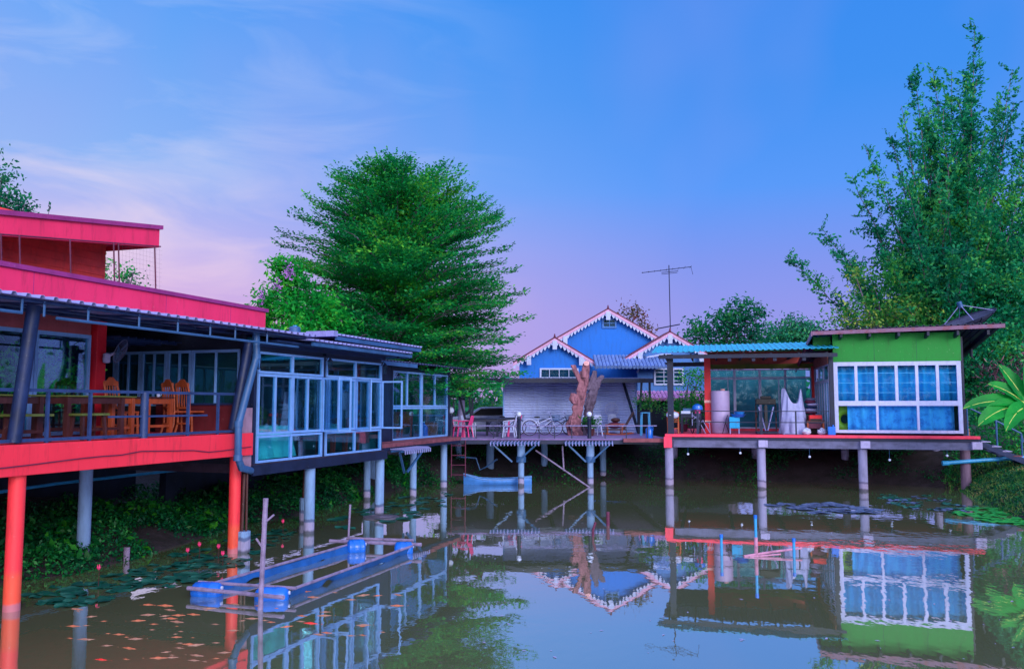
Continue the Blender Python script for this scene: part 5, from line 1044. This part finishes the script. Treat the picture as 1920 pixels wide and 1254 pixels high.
# ---- koi
def koi_mesh():
    m = MB(); n = 14; xs = [(-.5, .02, .1), (-.44, .05, .3), (-.3, .14, .75), (-.1, .2, 1), (.1, .17, .95), (.28, .09, .6), (.38, .04, .32), (.42, .03, .3)]
    vs = []
    for x, w, h_ in xs:
        for j in range(n): t_ = 2*PI*j/n; vs.append((x+.02, .05*math.sin(x*5)+w*.5*math.cos(t_), h_*.11*math.sin(t_)))
    k = len(xs); m.add(vs, [(i*n+j, i*n+(j+1) % n, (i+1)*n+(j+1) % n, (i+1)*n+j) for i in range(k-1) for j in range(n)]+[tuple(range(n))])
    m.add([(.42, .05*math.sin(2.1), .0), (.56, .09, .09), (.52, .06, 0), (.56, .05, -.07)], [(0, 1, 2), (0, 2, 3)])
    m.add([(-.2, .0, .09), (0, 0, .15), (.15, 0, .1)], [(0, 1, 2)]); return m
kmsh = {}
for kn, mm in (('a', SKIN_K), ('b', KOIP), ('c', KOIR)): o = koi_mesh().obj('koi', mm, None, smooth=True); kmsh[kn] = o.data; bpy.data.objects.remove(o)
where = ['off the near red column', 'in the middle of the shoal', 'below the fish pen barrels', 'near the bottom edge', 'beside the far red column reflection', 'under the long side of the pen']
def koi(px, py, kind, ln, rot, z=-.008):
    x_, y_ = FW.hz(0, px, py); o = link(bpy.data.objects.new('koi', kmsh[kind])); o.location = (x_, y_, z); o.scale = (ln*1.3, ln*.46, ln*.75); o.rotation_euler = (0, 0, rot)
    return o
for px, py, kn, ln, lab in ((540, 1184, 'c', .22, None), (583, 1168, 'c', .24, 'bright red koi swimming right of the shoal in the pen shadow'), (190, 1236, 'c', .2, 'red koi alone near the bottom edge of the photo')):
    if lab: tag(koi(px, py, kn, ln, -.3 if kn == 'c' else .4), lab, 'fish', 'koi in the pond')
for k in range(84):
    if k < 46: px, py = rnd.gauss(330, 110), rnd.uniform(1128, 1240)
    elif k < 60: px, py = rnd.uniform(130, 330), rnd.uniform(1140, 1200)
    else: px, py = rnd.uniform(480, 770), rnd.uniform(1105, 1200)
    px = max(120, px); a = rnd.choice((1, -1))*rnd.uniform(.0, .45)+rnd.choice((0, PI))
    tag(koi(px, py, 'b' if rnd.random() < .55 else 'a', rnd.uniform(.15, .25), a, -.009+rnd.uniform(-.005, .004)), 'pale orange koi swimming just under the murky surface in the shoal', 'fish', 'koi in the pond')
# ---- lily pads
PADG = leafmat('lily_pad_green', (6, 60, 66), (16, 100, 86), (70, 140, 130), .8, .1); PADP = leafmat('lily_pad_purple', (40, 66, 104), (84, 104, 150), (140, 150, 200), 3, .1); PADB = leafmat('lily_pad_bright', (10, 110, 60), (30, 160, 70), (90, 200, 80), 3, .1)
pads = {}
for kn, mm in (('g', PADG), ('p', PADP), ('b', PADB)):
    m = MB(); n = 18; ring_ = [(.5*math.cos(t_), .5*math.sin(t_), .006+.012*math.sin(3*t_)) for t_ in np.linspace(.16, 2*PI-.16, n)]
    m.add([(0, 0, .004)]+ring_, [(0, i, i+1) for i in range(1, n)]); o = m.obj('lily_pad', mm, None, smooth=True); pads[kn] = o.data; bpy.data.objects.remove(o)
def pad(px, py, kn, d, lab, grp, i=0):
    x_, y_ = FW.hz(0, px, py); o = link(bpy.data.objects.new('lily_pad', pads[kn])); o.location = (x_, y_, .004+(i % 7)*.0025); o.scale = (d, d, 1); o.rotation_euler = (rnd.uniform(-.05, .05), rnd.uniform(-.05, .05), rnd.uniform(0, 6.28)); tag(o, lab, 'lily pad', grp)
def inpoly(x, y, P):
    c = False
    for (a, b), (d, e) in zip(P, P[1:]+P[:1]):
        if (b > y) != (e > y) and x < (d-a)*(y-b)/(e-b)+a: c = not c
    return c
def scatter(n, P):
    out = []; xs = [p[0] for p in P]; ys_ = [p[1] for p in P]
    while len(out) < n:
        x, y = rnd.uniform(min(xs), max(xs)), rnd.uniform(min(ys_), max(ys_))
        if inpoly(x, y, P): out.append((x, y))
    return out
for i, p in enumerate(scatter(125, [(60, 1112), (250, 1062), (380, 1025), (430, 1000), (560, 985), (560, 1000), (470, 1050), (400, 1085), (330, 1098), (240, 1112), (190, 1136), (60, 1140)])): pad(*p, 'g', rnd.uniform(.18, .42), 'dark green lily pad in the patch along the left bank', 'lily pads along the left bank', i)
for i, p in enumerate(scatter(45, [(610, 985), (650, 955), (760, 930), (850, 915), (830, 950), (740, 985), (640, 995)])): pad(*p, 'g', rnd.uniform(.25, .5), 'dark green lily pad below the glass rooms', 'lily pads below the glass rooms', i)
for i, p in enumerate(scatter(48, [(1445, 948), (1500, 940), (1560, 944), (1650, 955), (1640, 962), (1540, 963), (1490, 958)])): pad(*p, 'p', rnd.uniform(.35, .6), 'purplish lily pad in the oval patch in open water', 'lily pads in the open water patch', i)
for i, p in enumerate(scatter(60, [(1640, 926), (1760, 930), (1830, 945), (1830, 965), (1740, 960), (1650, 940)])): pad(*p, 'g' if i % 3 else 'p', rnd.uniform(.2, .4), 'small lily pad between the deck posts and the grassy bank', 'lily pads off the grassy bank', i)
for i, p in enumerate(scatter(60, [(1790, 962), (1840, 950), (1925, 962), (1925, 985), (1850, 978)])): pad(*p, 'b', rnd.uniform(.3, .5), 'bright green lily pad hugging the grassy right bank', 'lily pads at the right bank', i)
PET = mat('lily_pink', (240, 60, 130), .5, .15, 8, 0, grime=0)
for i, (px, py, hh) in enumerate(((351, 1058, .22), (373, 1050, .26), (409, 1050, .22), (417, 1062, .2), (184, 1098, .26), (530, 1000, .24))):
    x_, y_ = FW.hz(0, px, py); T = thing('water_lily', 'pink lily bud on a thin stalk, '+['leftmost of the group by the far red column', 'second of the group by the far red column', 'third of the group by the far red column', 'lowest and rightmost of the far column group', 'alone in the left patch below the grey column', 'alone right of the concrete stub'][i], 'flower', FW, x_, y_, 0, 0, 'pink water lilies')
    MB().tube([(0, 0, -.1), (.01, 0, hh)], .007, 5).obj('stalk', WOODD, T); m = MB()
    for k in range(7): t_ = 2*PI*k/7; m.add([(.008*math.cos(t_), .008*math.sin(t_), hh), (.035*math.cos(t_-.4), .035*math.sin(t_-.4), hh+.04), (.03*math.cos(t_), .03*math.sin(t_), hh+.1), (.035*math.cos(t_+.4), .035*math.sin(t_+.4), hh+.04)], [(0, 1, 2, 3)])
    m.obj('petals', PET, T)
lfm = MB().add([(-.5, 0, 0), (0, .2, .03), (.5, 0, .01), (0, -.2, .03)], [(0, 1, 2, 3)]).obj('floating_leaf', CAPC, None); lfd = lfm.data; bpy.data.objects.remove(lfm)
for k in range(90):
    px, py = rnd.uniform(860, 1900), rnd.uniform(935, 1235); x_, y_ = FW.hz(0, px, py); o = link(bpy.data.objects.new('floating_leaf', lfd)); o.location = (x_, y_, .004); s_ = rnd.uniform(.03, .1); o.scale = (s_, s_, s_); o.rotation_euler = (0, 0, rnd.uniform(0, 6)); tag(o, 'tiny pale leaf drifting on the open pond', 'leaf', 'tiny leaves drifting on the pond')
# ================================================================ VEGETATION
DG = leafmat('deep_green_leaf', (14, 116, 78), (28, 168, 78), (120, 210, 66), .55)
MG = leafmat('mid_green_leaf', (10, 104, 92), (24, 156, 100), (110, 200, 84), .5)
YG = leafmat('yellowish_leaf', (20, 112, 66), (60, 150, 66), (180, 195, 90), .6)
TG = leafmat('teal_green_leaf', (6, 92, 84), (16, 134, 90), (60, 165, 80), .6)
BK = leafmat('bank_leaf', (6, 66, 54), (12, 104, 58), (44, 146, 62), .8, .2)
FG = leafmat('far_green_leaf', (14, 100, 90), (26, 130, 90), (80, 160, 90), .4, .2)
GRS = leafmat('bank_grass', (30, 120, 70), (110, 160, 76), (205, 180, 130), .9, .2)
DRY = leafmat('dry_fronds', (70, 50, 80), (130, 80, 110), (180, 130, 150), .9, .1)
FRSH = leafmat('spring_leaf', (10, 130, 60), (30, 178, 64), (120, 215, 70), .8)
def prof_w(z, tab):
    return float(np.interp(z, [a for a, _ in tab], [b for _, b in tab]))
def layered_tree(lab, x, y, z0, ztop, tab, m_, n=190, leaf=.15, cx=0, seed=1, group=None):
    T = thing('broad_tree', lab, 'tree', FW, x, y, z0, 0, group); r_ = random.Random(seed); C = []; D = []; lb = MB()
    H_ = ztop-z0; MB().tube([(0, 0, -.3), (.1, 0, H_*.3), (-.05, 0, H_*.6), (.1, 0, H_*.95)], [.34, .27, .17, .04], 12).obj('trunk', BARKG, T, smooth=True)
    for k in range(n):
        zt = z0+H_*(.18+.82*(k+.5)/n)+r_.gauss(0, .12); w = prof_w(zt, tab)*r_.uniform(.5, 1.0); a = r_.uniform(0, 2*PI)+k*2.4
        rise = .13+.6*((zt-z0)/H_)**2; L_ = w; st_ = Vector((0, 0, max(.5, zt-z0-L_*rise)))
        tip = Vector((math.cos(a)*w+cx*w*.1, math.sin(a)*w, zt-z0)); mid = st_.lerp(tip, .5)+Vector((0, 0, .1*L_))
        pts = [st_, st_.lerp(mid, .5)+Vector((0, 0, .03*L_)), mid, mid.lerp(tip, .5)+Vector((0, 0, .04*L_)), tip]
        lb.tube(pts, [.06*min(1, w/3)+.01, .045, .03, .018, .006], 5, cap=False)
        d = (tip-st_).normalized(); sd_ = Vector((-d.y, d.x, 0)).normalized(); nt_ = int(8+L_*5.5)
        for q_ in range(nt_):
            f = .12+.88*q_/nt_; p = st_.lerp(mid, f*2) if f < .5 else mid.lerp(tip, f*2-1)
            for sgn in (-1, 1):
                tl = (.42+.45*(1-f)+.34*r_.random())*min(1, .45+w/4); e = (d*.75+sd_*sgn*.8+Vector((0, 0, r_.uniform(-.08, .22)))).normalized()
                for s in range(7):
                    C.append(p+e*tl*(s+.4)/7+Vector((r_.gauss(0, .05), r_.gauss(0, .05), r_.gauss(0, .045)))); D.append(e)
        for s in range(8): C.append(tip+d*(.07*s-.2)+Vector((0, 0, .02*s))); D.append(d)
    lb.obj('limbs', BARKG, T); leaves('crown', np.array([tuple(c) for c in C]), m_, T, leaf, .5, .55, np.array([tuple(d) for d in D])); return T
layered_tree('large dark green layered tree behind the glass rooms', -4.65, 34.2, 1.3, 12.6, [(3.3, 5.5), (4.4, 5.7), (5.3, 5.7), (6.4, 5.4), (7.5, 5.2), (8.6, 5.0), (9.65, 4.7), (10.8, 4.3), (11.8, 3.7), (12.6, 2.7), (13, 1.9)], DG, 470, .145, seed=3)
def plume_tree(lab, x, y, z0, tips, m_, fill=30, seed=2, leaf=.16, name='tall_tree', tw=1.0, fluff=1.1):
    T = thing(name, lab, 'tree', FW, x, y, z0); r_ = random.Random(seed); C = []; D = []; lb = MB()
    for k in range(3): a = k*2.1; MB().tube([(math.cos(a)*.5, math.sin(a)*.3, -.3), (math.cos(a)*.3, math.sin(a)*.2, 3), (math.cos(a)*.7, math.sin(a)*.6, 8), (math.cos(a)*1.2, math.sin(a)*1.2, 12)], [.38, .3, .2, .07], 10).obj('trunk', BARKR, T, smooth=True)
    allt = [(Vector(t_), 1) for t_ in tips]
    for k in range(fill):
        b, _ = r_.choice(allt[:len(tips)]); o_ = r_.choice(allt[:len(tips)])[0]; f = r_.random(); v = b.lerp(o_, f*.6); v = Vector((v.x*r_.uniform(.35, 1.0)+r_.gauss(0, .5), v.y+r_.uniform(-3, 3), v.z*r_.uniform(.4, .96))); allt.append((v, 0))
    for tip, main in allt:
        base = Vector((tip.x*.12+r_.uniform(-.3, .3), tip.y*.12, min(tip.z*.25, 4)+r_.uniform(0, 1.5)))
        ctrl = Vector((tip.x*.5, tip.y*.5, base.z+(tip.z-base.z)*.42)); L_ = (tip-base).length; pts = []
        for i in range(11): f = i/10; pts.append(base*(1-f)**2+ctrl*2*f*(1-f)+tip*f*f+Vector((r_.gauss(0, .08), r_.gauss(0, .08), 0)))
        lb.tube(pts, [.06*(1-i/10.5)+.006 for i in range(11)], 5, cap=False)
        nt_ = int(L_*6*tw)
        for q_ in range(nt_):
            f = .18+.82*(q_+r_.random())/nt_; i = min(9, int(f*10)); p = pts[i].lerp(pts[i+1], f*10-i); d = (pts[i+1]-pts[i]).normalized()
            rv = Vector((r_.gauss(0, 1), r_.gauss(0, 1), r_.gauss(0, .5))).normalized(); e = (d*.7+rv).normalized(); tl = (1.4*(1-f)+.6)*r_.uniform(.5, 1.1)
            ns = int(tl*16)+4
            for s in range(ns): u_ = (s+.5)/ns; C.append(p+e*tl*u_+Vector((r_.gauss(0, .07), r_.gauss(0, .07), .12*u_*u_-.05*r_.random()))); D.append(e)
        for _ in range(int(L_*fluff)):
            f = r_.uniform(.12, .97); i = min(9, int(f*10)); p = pts[i].lerp(pts[i+1], f*10-i)+Vector((r_.gauss(0, .55), r_.gauss(0, .55), r_.gauss(0, .4)))*(1.25-f); s_ = .34*(1.3-f)
            for _ in range(36): C.append(p+Vector((r_.gauss(0, s_), r_.gauss(0, s_), r_.gauss(0, s_*.8)))); D.append(Vector((r_.gauss(0, 1), r_.gauss(0, 1), r_.gauss(.4, .6))))
    lb.obj('limbs', BARKG, T); leaves('crown', np.array([tuple(c) for c in C]), m_, T, leaf, .5, .1, np.array([tuple(d) for d in D])); return T
bx0, by0, bz0 = 21.0, 41.0, 1.4
tips = []
for px, py, dy in ((1830, 45, 0), (1817, 120, 1), (1717, 128, 0), (1750, 130, 1.5), (1690, 200, -1), (1905, 128, 0), (1625, 270, 0), (1600, 330, 1), (1668, 250, 2), (1538, 425, -1), (1565, 470, 1), (1590, 500, -2), (1640, 420, 2), (1880, 180, 2), (1950, 200, 0), (1990, 260, 1), (2030, 350, 0), (2040, 450, -1), (1770, 200, -2), (1850, 240, -2), (1930, 330, -3), (1700, 330, -3), (1780, 340, -3.5), (1860, 420, -4), (1720, 480, -3.5), (1950, 480, -4), (1640, 545, -2), (1800, 560, -3), (1900, 600, -3)):
    x_, z_ = FW.hy(by0+dy, px, py); tips.append((x_-bx0, dy, z_-bz0))
plume_tree('very tall feathery green tree rising behind the green house', bx0, by0, bz0, tips, MG, 190, 5, .19, tw=.8, fluff=1.9)
def bush(name, lab, x, y, z0, blobs, m_, leaf=.14, n=60, seed=1, cat='tree', trunk=True, group=None, flat=.2, asp=.5):
    T = thing(name, lab, cat, FW, x, y, z0, 0, group); r_ = random.Random(seed); C = []; lb = MB()
    for (bx_, by_, bz_, br) in blobs:
        nc = max(3, int(br*br*9))
        if trunk: lb.tube([(0, 0, max(0, bz_*.25)), (bx_*.5, by_*.5, bz_*.6), (bx_, by_, bz_)], [.09, .06, .02], 5, cap=False)
        for k in range(nc):
            d = Vector((r_.gauss(0, 1), r_.gauss(0, 1), r_.gauss(0, 1))).normalized(); c = Vector((bx_, by_, bz_))+d*br*r_.uniform(.35, 1)
            if trunk: lb.tube([(bx_, by_, bz_), c], [.02, .005], 4, cap=False)
            s = br*.3+.12
            C += [c+Vector((r_.gauss(0, s), r_.gauss(0, s), r_.gauss(0, s*.7))) for _ in range(int(n*1.7))]
    if trunk: MB().tube([(0, 0, -.3), (0, 0, max(1.0, min(b[2] for b in blobs)))], [.16, .1], 8).obj('trunk', BARKG, T, smooth=True)
    if lb.v: lb.obj('limbs', BARKG, T)
    leaves('crown', np.array([tuple(c) for c in C]), m_, T, leaf, asp, flat); return T
def pb(Y, z0, x0, L_): return [((FW.hy(Y+dy, px, py)[0]-x0), dy, FW.hy(Y+dy, px, py)[1]-z0, r) for px, py, r, dy in L_]
LIN = leafmat('reflection_leaf', (60, 190, 60), (110, 230, 70), (190, 240, 90), 1.5)  # leaf colour brightened because the added stand-in plants sit in shade
for T, zc, n_ in PLQ: leaves('foliage', rg.normal(size=(160*n_, 3))*np.array([.12, .3, .24])+np.array([0, 0, zc]), LIN, T, .13, .4)
# light-leaved flowering tree left of the big tree
Y = 29; x0 = -7.8
bush('flowering_tree', 'light green tree with a few lilac flowers left of the big tree', x0, Y, 1.3, pb(Y, 1.3, x0, [(480, 580, .5, 0), (520, 560, .6, 0), (560, 545, .6, .5), (545, 590, .7, -.3), (590, 575, .7, .5), (500, 600, .5, 0), (610, 600, .7, .3), (570, 610, .6, -.5), (640, 600, .6, 0), (540, 525, .4, 0), (530, 500, .3, 0)]), FRSH, .19, 90, 3, asp=.42)
fl_ = bpy.data.objects
T = [o for o in COL.objects if o.name.startswith('flowering_tree')][0]; C = []
for px, py in ((538, 505), (545, 513), (521, 535), (490, 560)):
    xx, zz = FW.hy(28.3, px, py); C += [(xx-x0+rnd.gauss(0, .07), -.7+rnd.gauss(0, .07), zz-1.3+rnd.gauss(0, .12)) for _ in range(60)]
leaves('blossom', C, mat('lilac_flower', (176, 110, 214), .7, .15, 5, 0), T, .08, .6)
# right-hand companions
Y = 38; bush('yellowing_tree', 'yellow-green bushy tree just left of the tall tree trunk', 17.3, Y, 1.4, pb(Y, 1.4, 17.3, [(1600, 600, .9, 0), (1625, 570, .8, 0), (1605, 520, .5, 0), (1640, 535, .8, 1), (1660, 590, 1.1, 0), (1700, 560, 1.1, 1), (1710, 600, 1.1, -.5), (1740, 580, 1, 0), (1650, 615, 1, -.5)]), YG, .17, 42, 4)
Y = 36; bush('shade_tree', 'dark green bushy tree behind the satellite dish', 21.5, Y, 1.4, pb(Y, 1.4, 21.5, [(1850, 640, 1.3, 0), (1900, 610, 1.4, 0), (1830, 570, 1.0, 2), (1890, 540, 1.3, 1), (1940, 560, 1.5, 0), (1960, 650, 1.5, 0), (1850, 690, 1.2, -1), (1900, 680, 1.3, -1), (1830, 660, .9, .5), (1980, 480, 1.5, 1)]), MG, .17, 60, 6)
Y = 33.5; bush('bank_shrub', 'dark shrub mass on the bank behind the staircase', 19, Y, 1.2, pb(Y, 1.2, 19, [(1835, 730, .7, 1), (1850, 780, .9, 0), (1900, 790, 1, 0), (1870, 830, .8, -.5), (1930, 830, 1, -.5), (1840, 840, .6, 0), (1900, 860, .7, -1), (1960, 780, 1.2, 0)]), DG, .13, 46, 7, 'shrub', False)
Y = 34.5; bush('dead_fronds', 'purplish heap of dry fronds behind the banana leaves', 19.8, Y, 1.3, pb(Y, 1.3, 19.8, [(1850, 695, .5, 0), (1880, 700, .6, 0), (1910, 695, .7, 0), (1850, 730, .6, 0), (1890, 735, .6, 0)]), DRY, .3, 20, 8, 'shrub', False, asp=.15)
# trees on the skyline
Y = 60; x0 = 15.3
bush('skyline_tree', 'bushy dark tree on the skyline right of the antenna, tallest there', x0, Y, 1.4, pb(Y, 1.4, x0, [(1310, 635, 1.1, 0), (1325, 620, .9, 0), (1345, 610, 1.0, 0), (1300, 615, .6, 0), (1362, 635, 1.4, 0), (1385, 630, 1.5, 0), (1370, 600, 1.1, 0), (1388, 582, 1.1, 0), (1402, 600, 1, 0), (1424, 582, .6, 0), (1418, 590, .6, 0), (1410, 635, 1.2, 0), (1440, 650, 1.2, 0), (1345, 655, 1.5, 0)]), TG, .3, 15, 9)
Y = 85; x0 = 28; bush('distant_tree', 'pale distant tree top left of the green house roof', x0, Y, 1.4, pb(Y, 1.4, x0, [(1475, 640, 2.2, 0), (1500, 630, 2, 0), (1455, 650, 1.8, 0), (1520, 645, 2.2, 0)]), FG, .35, 26, 10)
Y = 54; x0 = 8; bush('reddish_tree', 'small tree with reddish leaf tips above the blue house ridge', x0, Y, 1.4, pb(Y, 1.4, x0, [(1185, 592, .7, 0), (1205, 590, .6, 0), (1200, 605, .7, 0), (1215, 612, .6, 0)]), leafmat('reddish_leaf', (60, 80, 40), (110, 80, 50), (170, 70, 70), 1.2), .2, 20, 11)
Y = 30; x0 = -18.3; bush('drooping_tree', 'dark drooping tree rising over the pink roof at the left edge', x0, Y, 1.4, pb(Y, 1.4, x0, [(-20, 330, 1, 0), (10, 360, .6, 0), (15, 390, .6, 0), (-10, 390, .8, 0), (45, 388, .3, 0), (2, 335, .35, 0), (30, 400, .5, 0)]), TG, .16, 34, 12)
Y = 27; x0 = -13.2; bush('slender_tree', 'thin leafy branches seen below the upper pink roof', x0, Y, 1.4, pb(Y, 1.4, x0, [(195, 490, .35, 0), (185, 500, .3, 0), (225, 518, .45, 0), (240, 525, .4, 0), (190, 528, .3, 0), (250, 512, .25, 0)]), DG, .13, 16, 13)
# sprig on the upper roof edge
y_, z_ = FL.hx(-2.6, 97, 405); T = thing('rooftop_sprig', 'tiny weed growing on the upper pink roof edge', 'plant', FL, -2.7, y_, uz(y_)+.08); MB().tube([(0, 0, 0), (0, .03, .14), (0, .01, .26)], .008, 4).obj('stem', BARKG, T); leaves('foliage', [(0, .03+rnd.gauss(0, .03), .12+.03*k) for k in range(6)], TG, T, .09, .5)
# greenery left of the pier and behind the tables
Y = 44; x0 = -3; bush('garden_bush', 'bright green bush behind the pale utility pole', x0, Y, 1.4, pb(Y, 1.4, x0, [(850, 725, .8, 0), (845, 760, .8, 0), (870, 740, .7, 1), (900, 745, .8, 1), (850, 790, .7, -1), (925, 760, .8, 1), (830, 740, 1, 0)]), LSP, .14, 34, 14, 'shrub')
Y = 41.5; x0 = 8.2; bush('garden_shrub', 'bright green shrub seen through the covered deck opening', x0, Y, 1.4, pb(Y, 1.4, x0, [(1290, 720, .8, 0), (1310, 710, .7, 0), (1300, 745, .9, 0), (1275, 755, .7, 0), (1320, 740, .8, 0)]), LSP, .14, 34, 15, 'shrub')
Y = 36.5; x0 = 6.6; bush('climbing_plant', 'yellow-green plant in the dark passage beside the shed', x0, Y, 1.7, pb(Y, 1.7, x0, [(1215, 745, .25, 0), (1203, 757, .2, 0), (1222, 765, .3, 0)]), YG, .11, 30, 16, 'plant', False)
# banana plant
BAN = leafmat('banana_leaf', (8, 120, 56), (20, 160, 60), (60, 190, 70), 1.5, .35); RIB = mat('banana_midrib', (190, 205, 110), .5, .1, 5, 0, grime=0)
bx1, by1 = 16.05, 26.5; bn = thing('banana_plant', 'banana plant with broad bright leaves at the right edge', 'banana plant', FW, bx1, by1, .9)
MB().tube([(.1, 0, -.2), (.05, 0, 1.2), (0, 0, 2.1)], [.17, .13, .09], 12).obj('pseudostem', mat('banana_stem', (90, 130, 80), .7, .3, 4), bn, smooth=True)
def bleaf(tip, w, bow=.35, dy=0):
    p0 = Vector((0, 0, 2.0)); xx, zz = FW.hy(by1+dy, *tip); p2 = Vector((xx-bx1, dy, zz-.9)); p1 = p0.lerp(p2, .5)+Vector((0, 0, bow)); n = 16
    C_ = [p0*(1-f)**2+p1*2*f*(1-f)+p2*f*f for f in np.linspace(0, 1, n+1)]; m = MB(); vs = []
    for i, c in enumerate(C_):
        d = (C_[min(i+1, n)]-C_[max(i-1, 0)]).normalized(); s = d.cross(Vector((0, -.75, .66))).normalized(); nr_ = s.cross(d); f = i/n
        ww = w*(max(0, math.sin(PI*min(1, max(0, (f-.13)/.87))**.75))**.55)+.012; 
        for k in range(-3, 4): vs.append(c+s*ww*k/3+nr_*(abs(k)/3*ww*.35)*1+nr_*.012*math.sin(i*2.3+k))
    m.add(vs, [(i*7+j, (i+1)*7+j, (i+1)*7+j+1, i*7+j+1) for i in range(n) for j in range(6)]); lf = m.obj('leaf', BAN, bn, smooth=True); MB().tube([c for c in C_], [.03*(1-i/(n+3)) for i in range(n+1)], 6).obj('midrib', RIB, lf, smooth=True)
for tip, w, bow, dy in (((1873, 684), .26, .1, .5), ((1852, 720), .24, .25, .2), ((1806, 766), .24, .45, 0), ((1834, 798), .3, .5, -.4), ((1886, 808), .26, .5, -.7), ((1935, 640), .28, .1, .2), ((1990, 690), .28, .4, .3), ((2000, 780), .3, .4, -.3), ((1940, 820), .28, .5, -.6)): bleaf(tip, w, bow, dy)
# ground cover stuff
def cover(name, lab, px_poly, n, m_, leaf, hmax, asp=.5, flat=.2, up=False, world=None, dmax=9, thin=-9):
    out = []; P = world
    xs = [p[0] for p in P]; ys_ = [p[1] for p in P]; X = rg.uniform(min(xs), max(xs), n*6); Y2 = rg.uniform(min(ys_), max(ys_), n*6)
    ins = np.zeros(X.shape, bool)
    for (a, b), (c, d) in zip(P, P[1:]+P[:1]):
        cc = ((b > Y2) != (d > Y2)) & (X < (c-a)*(Y2-b)/(d-b+1e-12)+a); ins ^= cc
    X, Y2 = X[ins], Y2[ins]; sd = pond_sd(X, Y2); pt_ = np.sin(X*1.3+2*np.sin(Y2*.8))+np.sin(Y2*1.9-X*.9)+.6*np.sin(X*4.1+Y2*3.3)+rg.normal(size=len(X))*.5; k = (sd > -.12) & (sd < dmax) & (pt_ > thin); X, Y2, sd = X[k][:n], Y2[k][:n], sd[k][:n]
    clump = .5+.5*np.sin(X*2.1+1.7*np.sin(Y2*1.3))*np.sin(Y2*1.9+X*.7)
    Z = height(X, Y2)+rg.uniform(0, 1, len(X))*hmax*(.35+.65*clump)*np.clip(sd*1.5+.6, .2, 1)
    C = np.stack([X, Y2, Z], 1); D = None
    if up: D = np.tile([0, 0, 1.2], (len(X), 1))+rg.normal(size=(len(X), 3))*.3
    o = leaves(name, C, m_, None, leaf, asp, flat, D); tag(o, lab, 'ground cover', kind='stuff'); return o
cover('bank_plants', 'dense low green plants covering the left bank under the buildings', None, 62000, BK, .085, .42, world=[(-15, 8), (-8, 12), (-6.8, 21), (-5.5, 23.5), (-4.5, 28.5), (-1, 35), (-3, 37), (-8, 33), (-10, 25), (-11.5, 18), (-16, 12)], dmax=3.0, thin=-.5)
cover('broad_weeds', 'broader-leaved weeds scattered on the left bank', None, 9000, LG, .17, .55, .5, 0, world=[(-15, 8), (-8, 12), (-6.8, 21), (-5.5, 23.5), (-4.5, 28.5), (-1, 35), (-3, 37), (-8, 33), (-10, 25), (-11.5, 18), (-16, 12)], dmax=2.6, thin=.4)
cover('bank_grass', 'mixed green and straw-coloured grass on the right bank', None, 30000, GRS, .2, .14, .09, 0, True, world=[(13, 17), (20, 17), (23, 30), (19, 33), (16, 32), (14, 27)], dmax=7)
cover('pond_edge_weeds', 'green weeds along the foot of the right bank', None, 9000, BK, .1, .22, world=[(13.5, 22), (18, 22), (21, 33), (17, 34), (15.8, 31.5), (14, 27)], dmax=3)
cover('deck_shade_weeds', 'sparse weeds on the shaded bank under the green house deck', None, 9000, BK, .1, .25, world=[(-3, 34), (6, 34.5), (14, 33.5), (17, 30.5), (20, 33), (18, 37), (12, 40), (-3, 40)], dmax=3.5, thin=.1)
cover('lawn', 'short dark grass behind the pond', None, 30000, BK, .2, .1, .12, 0, True, world=[(-14, 24), (-8, 34), (-3, 41), (24, 41), (30, 30), (30, 60), (-25, 60)], dmax=30)
# far woodland all round (also what the windows mirror)
Cw = []
for k in range(1150):
    a = rnd.uniform(0, 2*PI); R_ = rnd.uniform(72, 92); x_, y_ = R_*math.sin(a), R_*math.cos(a)+5
    hh = rnd.uniform(2, 4.6) if math.cos(a) > .4 else rnd.uniform(9, 15)
    s = hh*.45; Cw.append(np.random.default_rng(k).normal(size=(46, 3))*np.array([s*1.3, s*1.3, s*.55])+np.array([x_, y_, 1.2+hh*.5]))
o = leaves('woodland', np.concatenate(Cw), FG, None, .9, .6, .1); tag(o, 'far low line of woodland round the pond', 'woodland', kind='stuff')
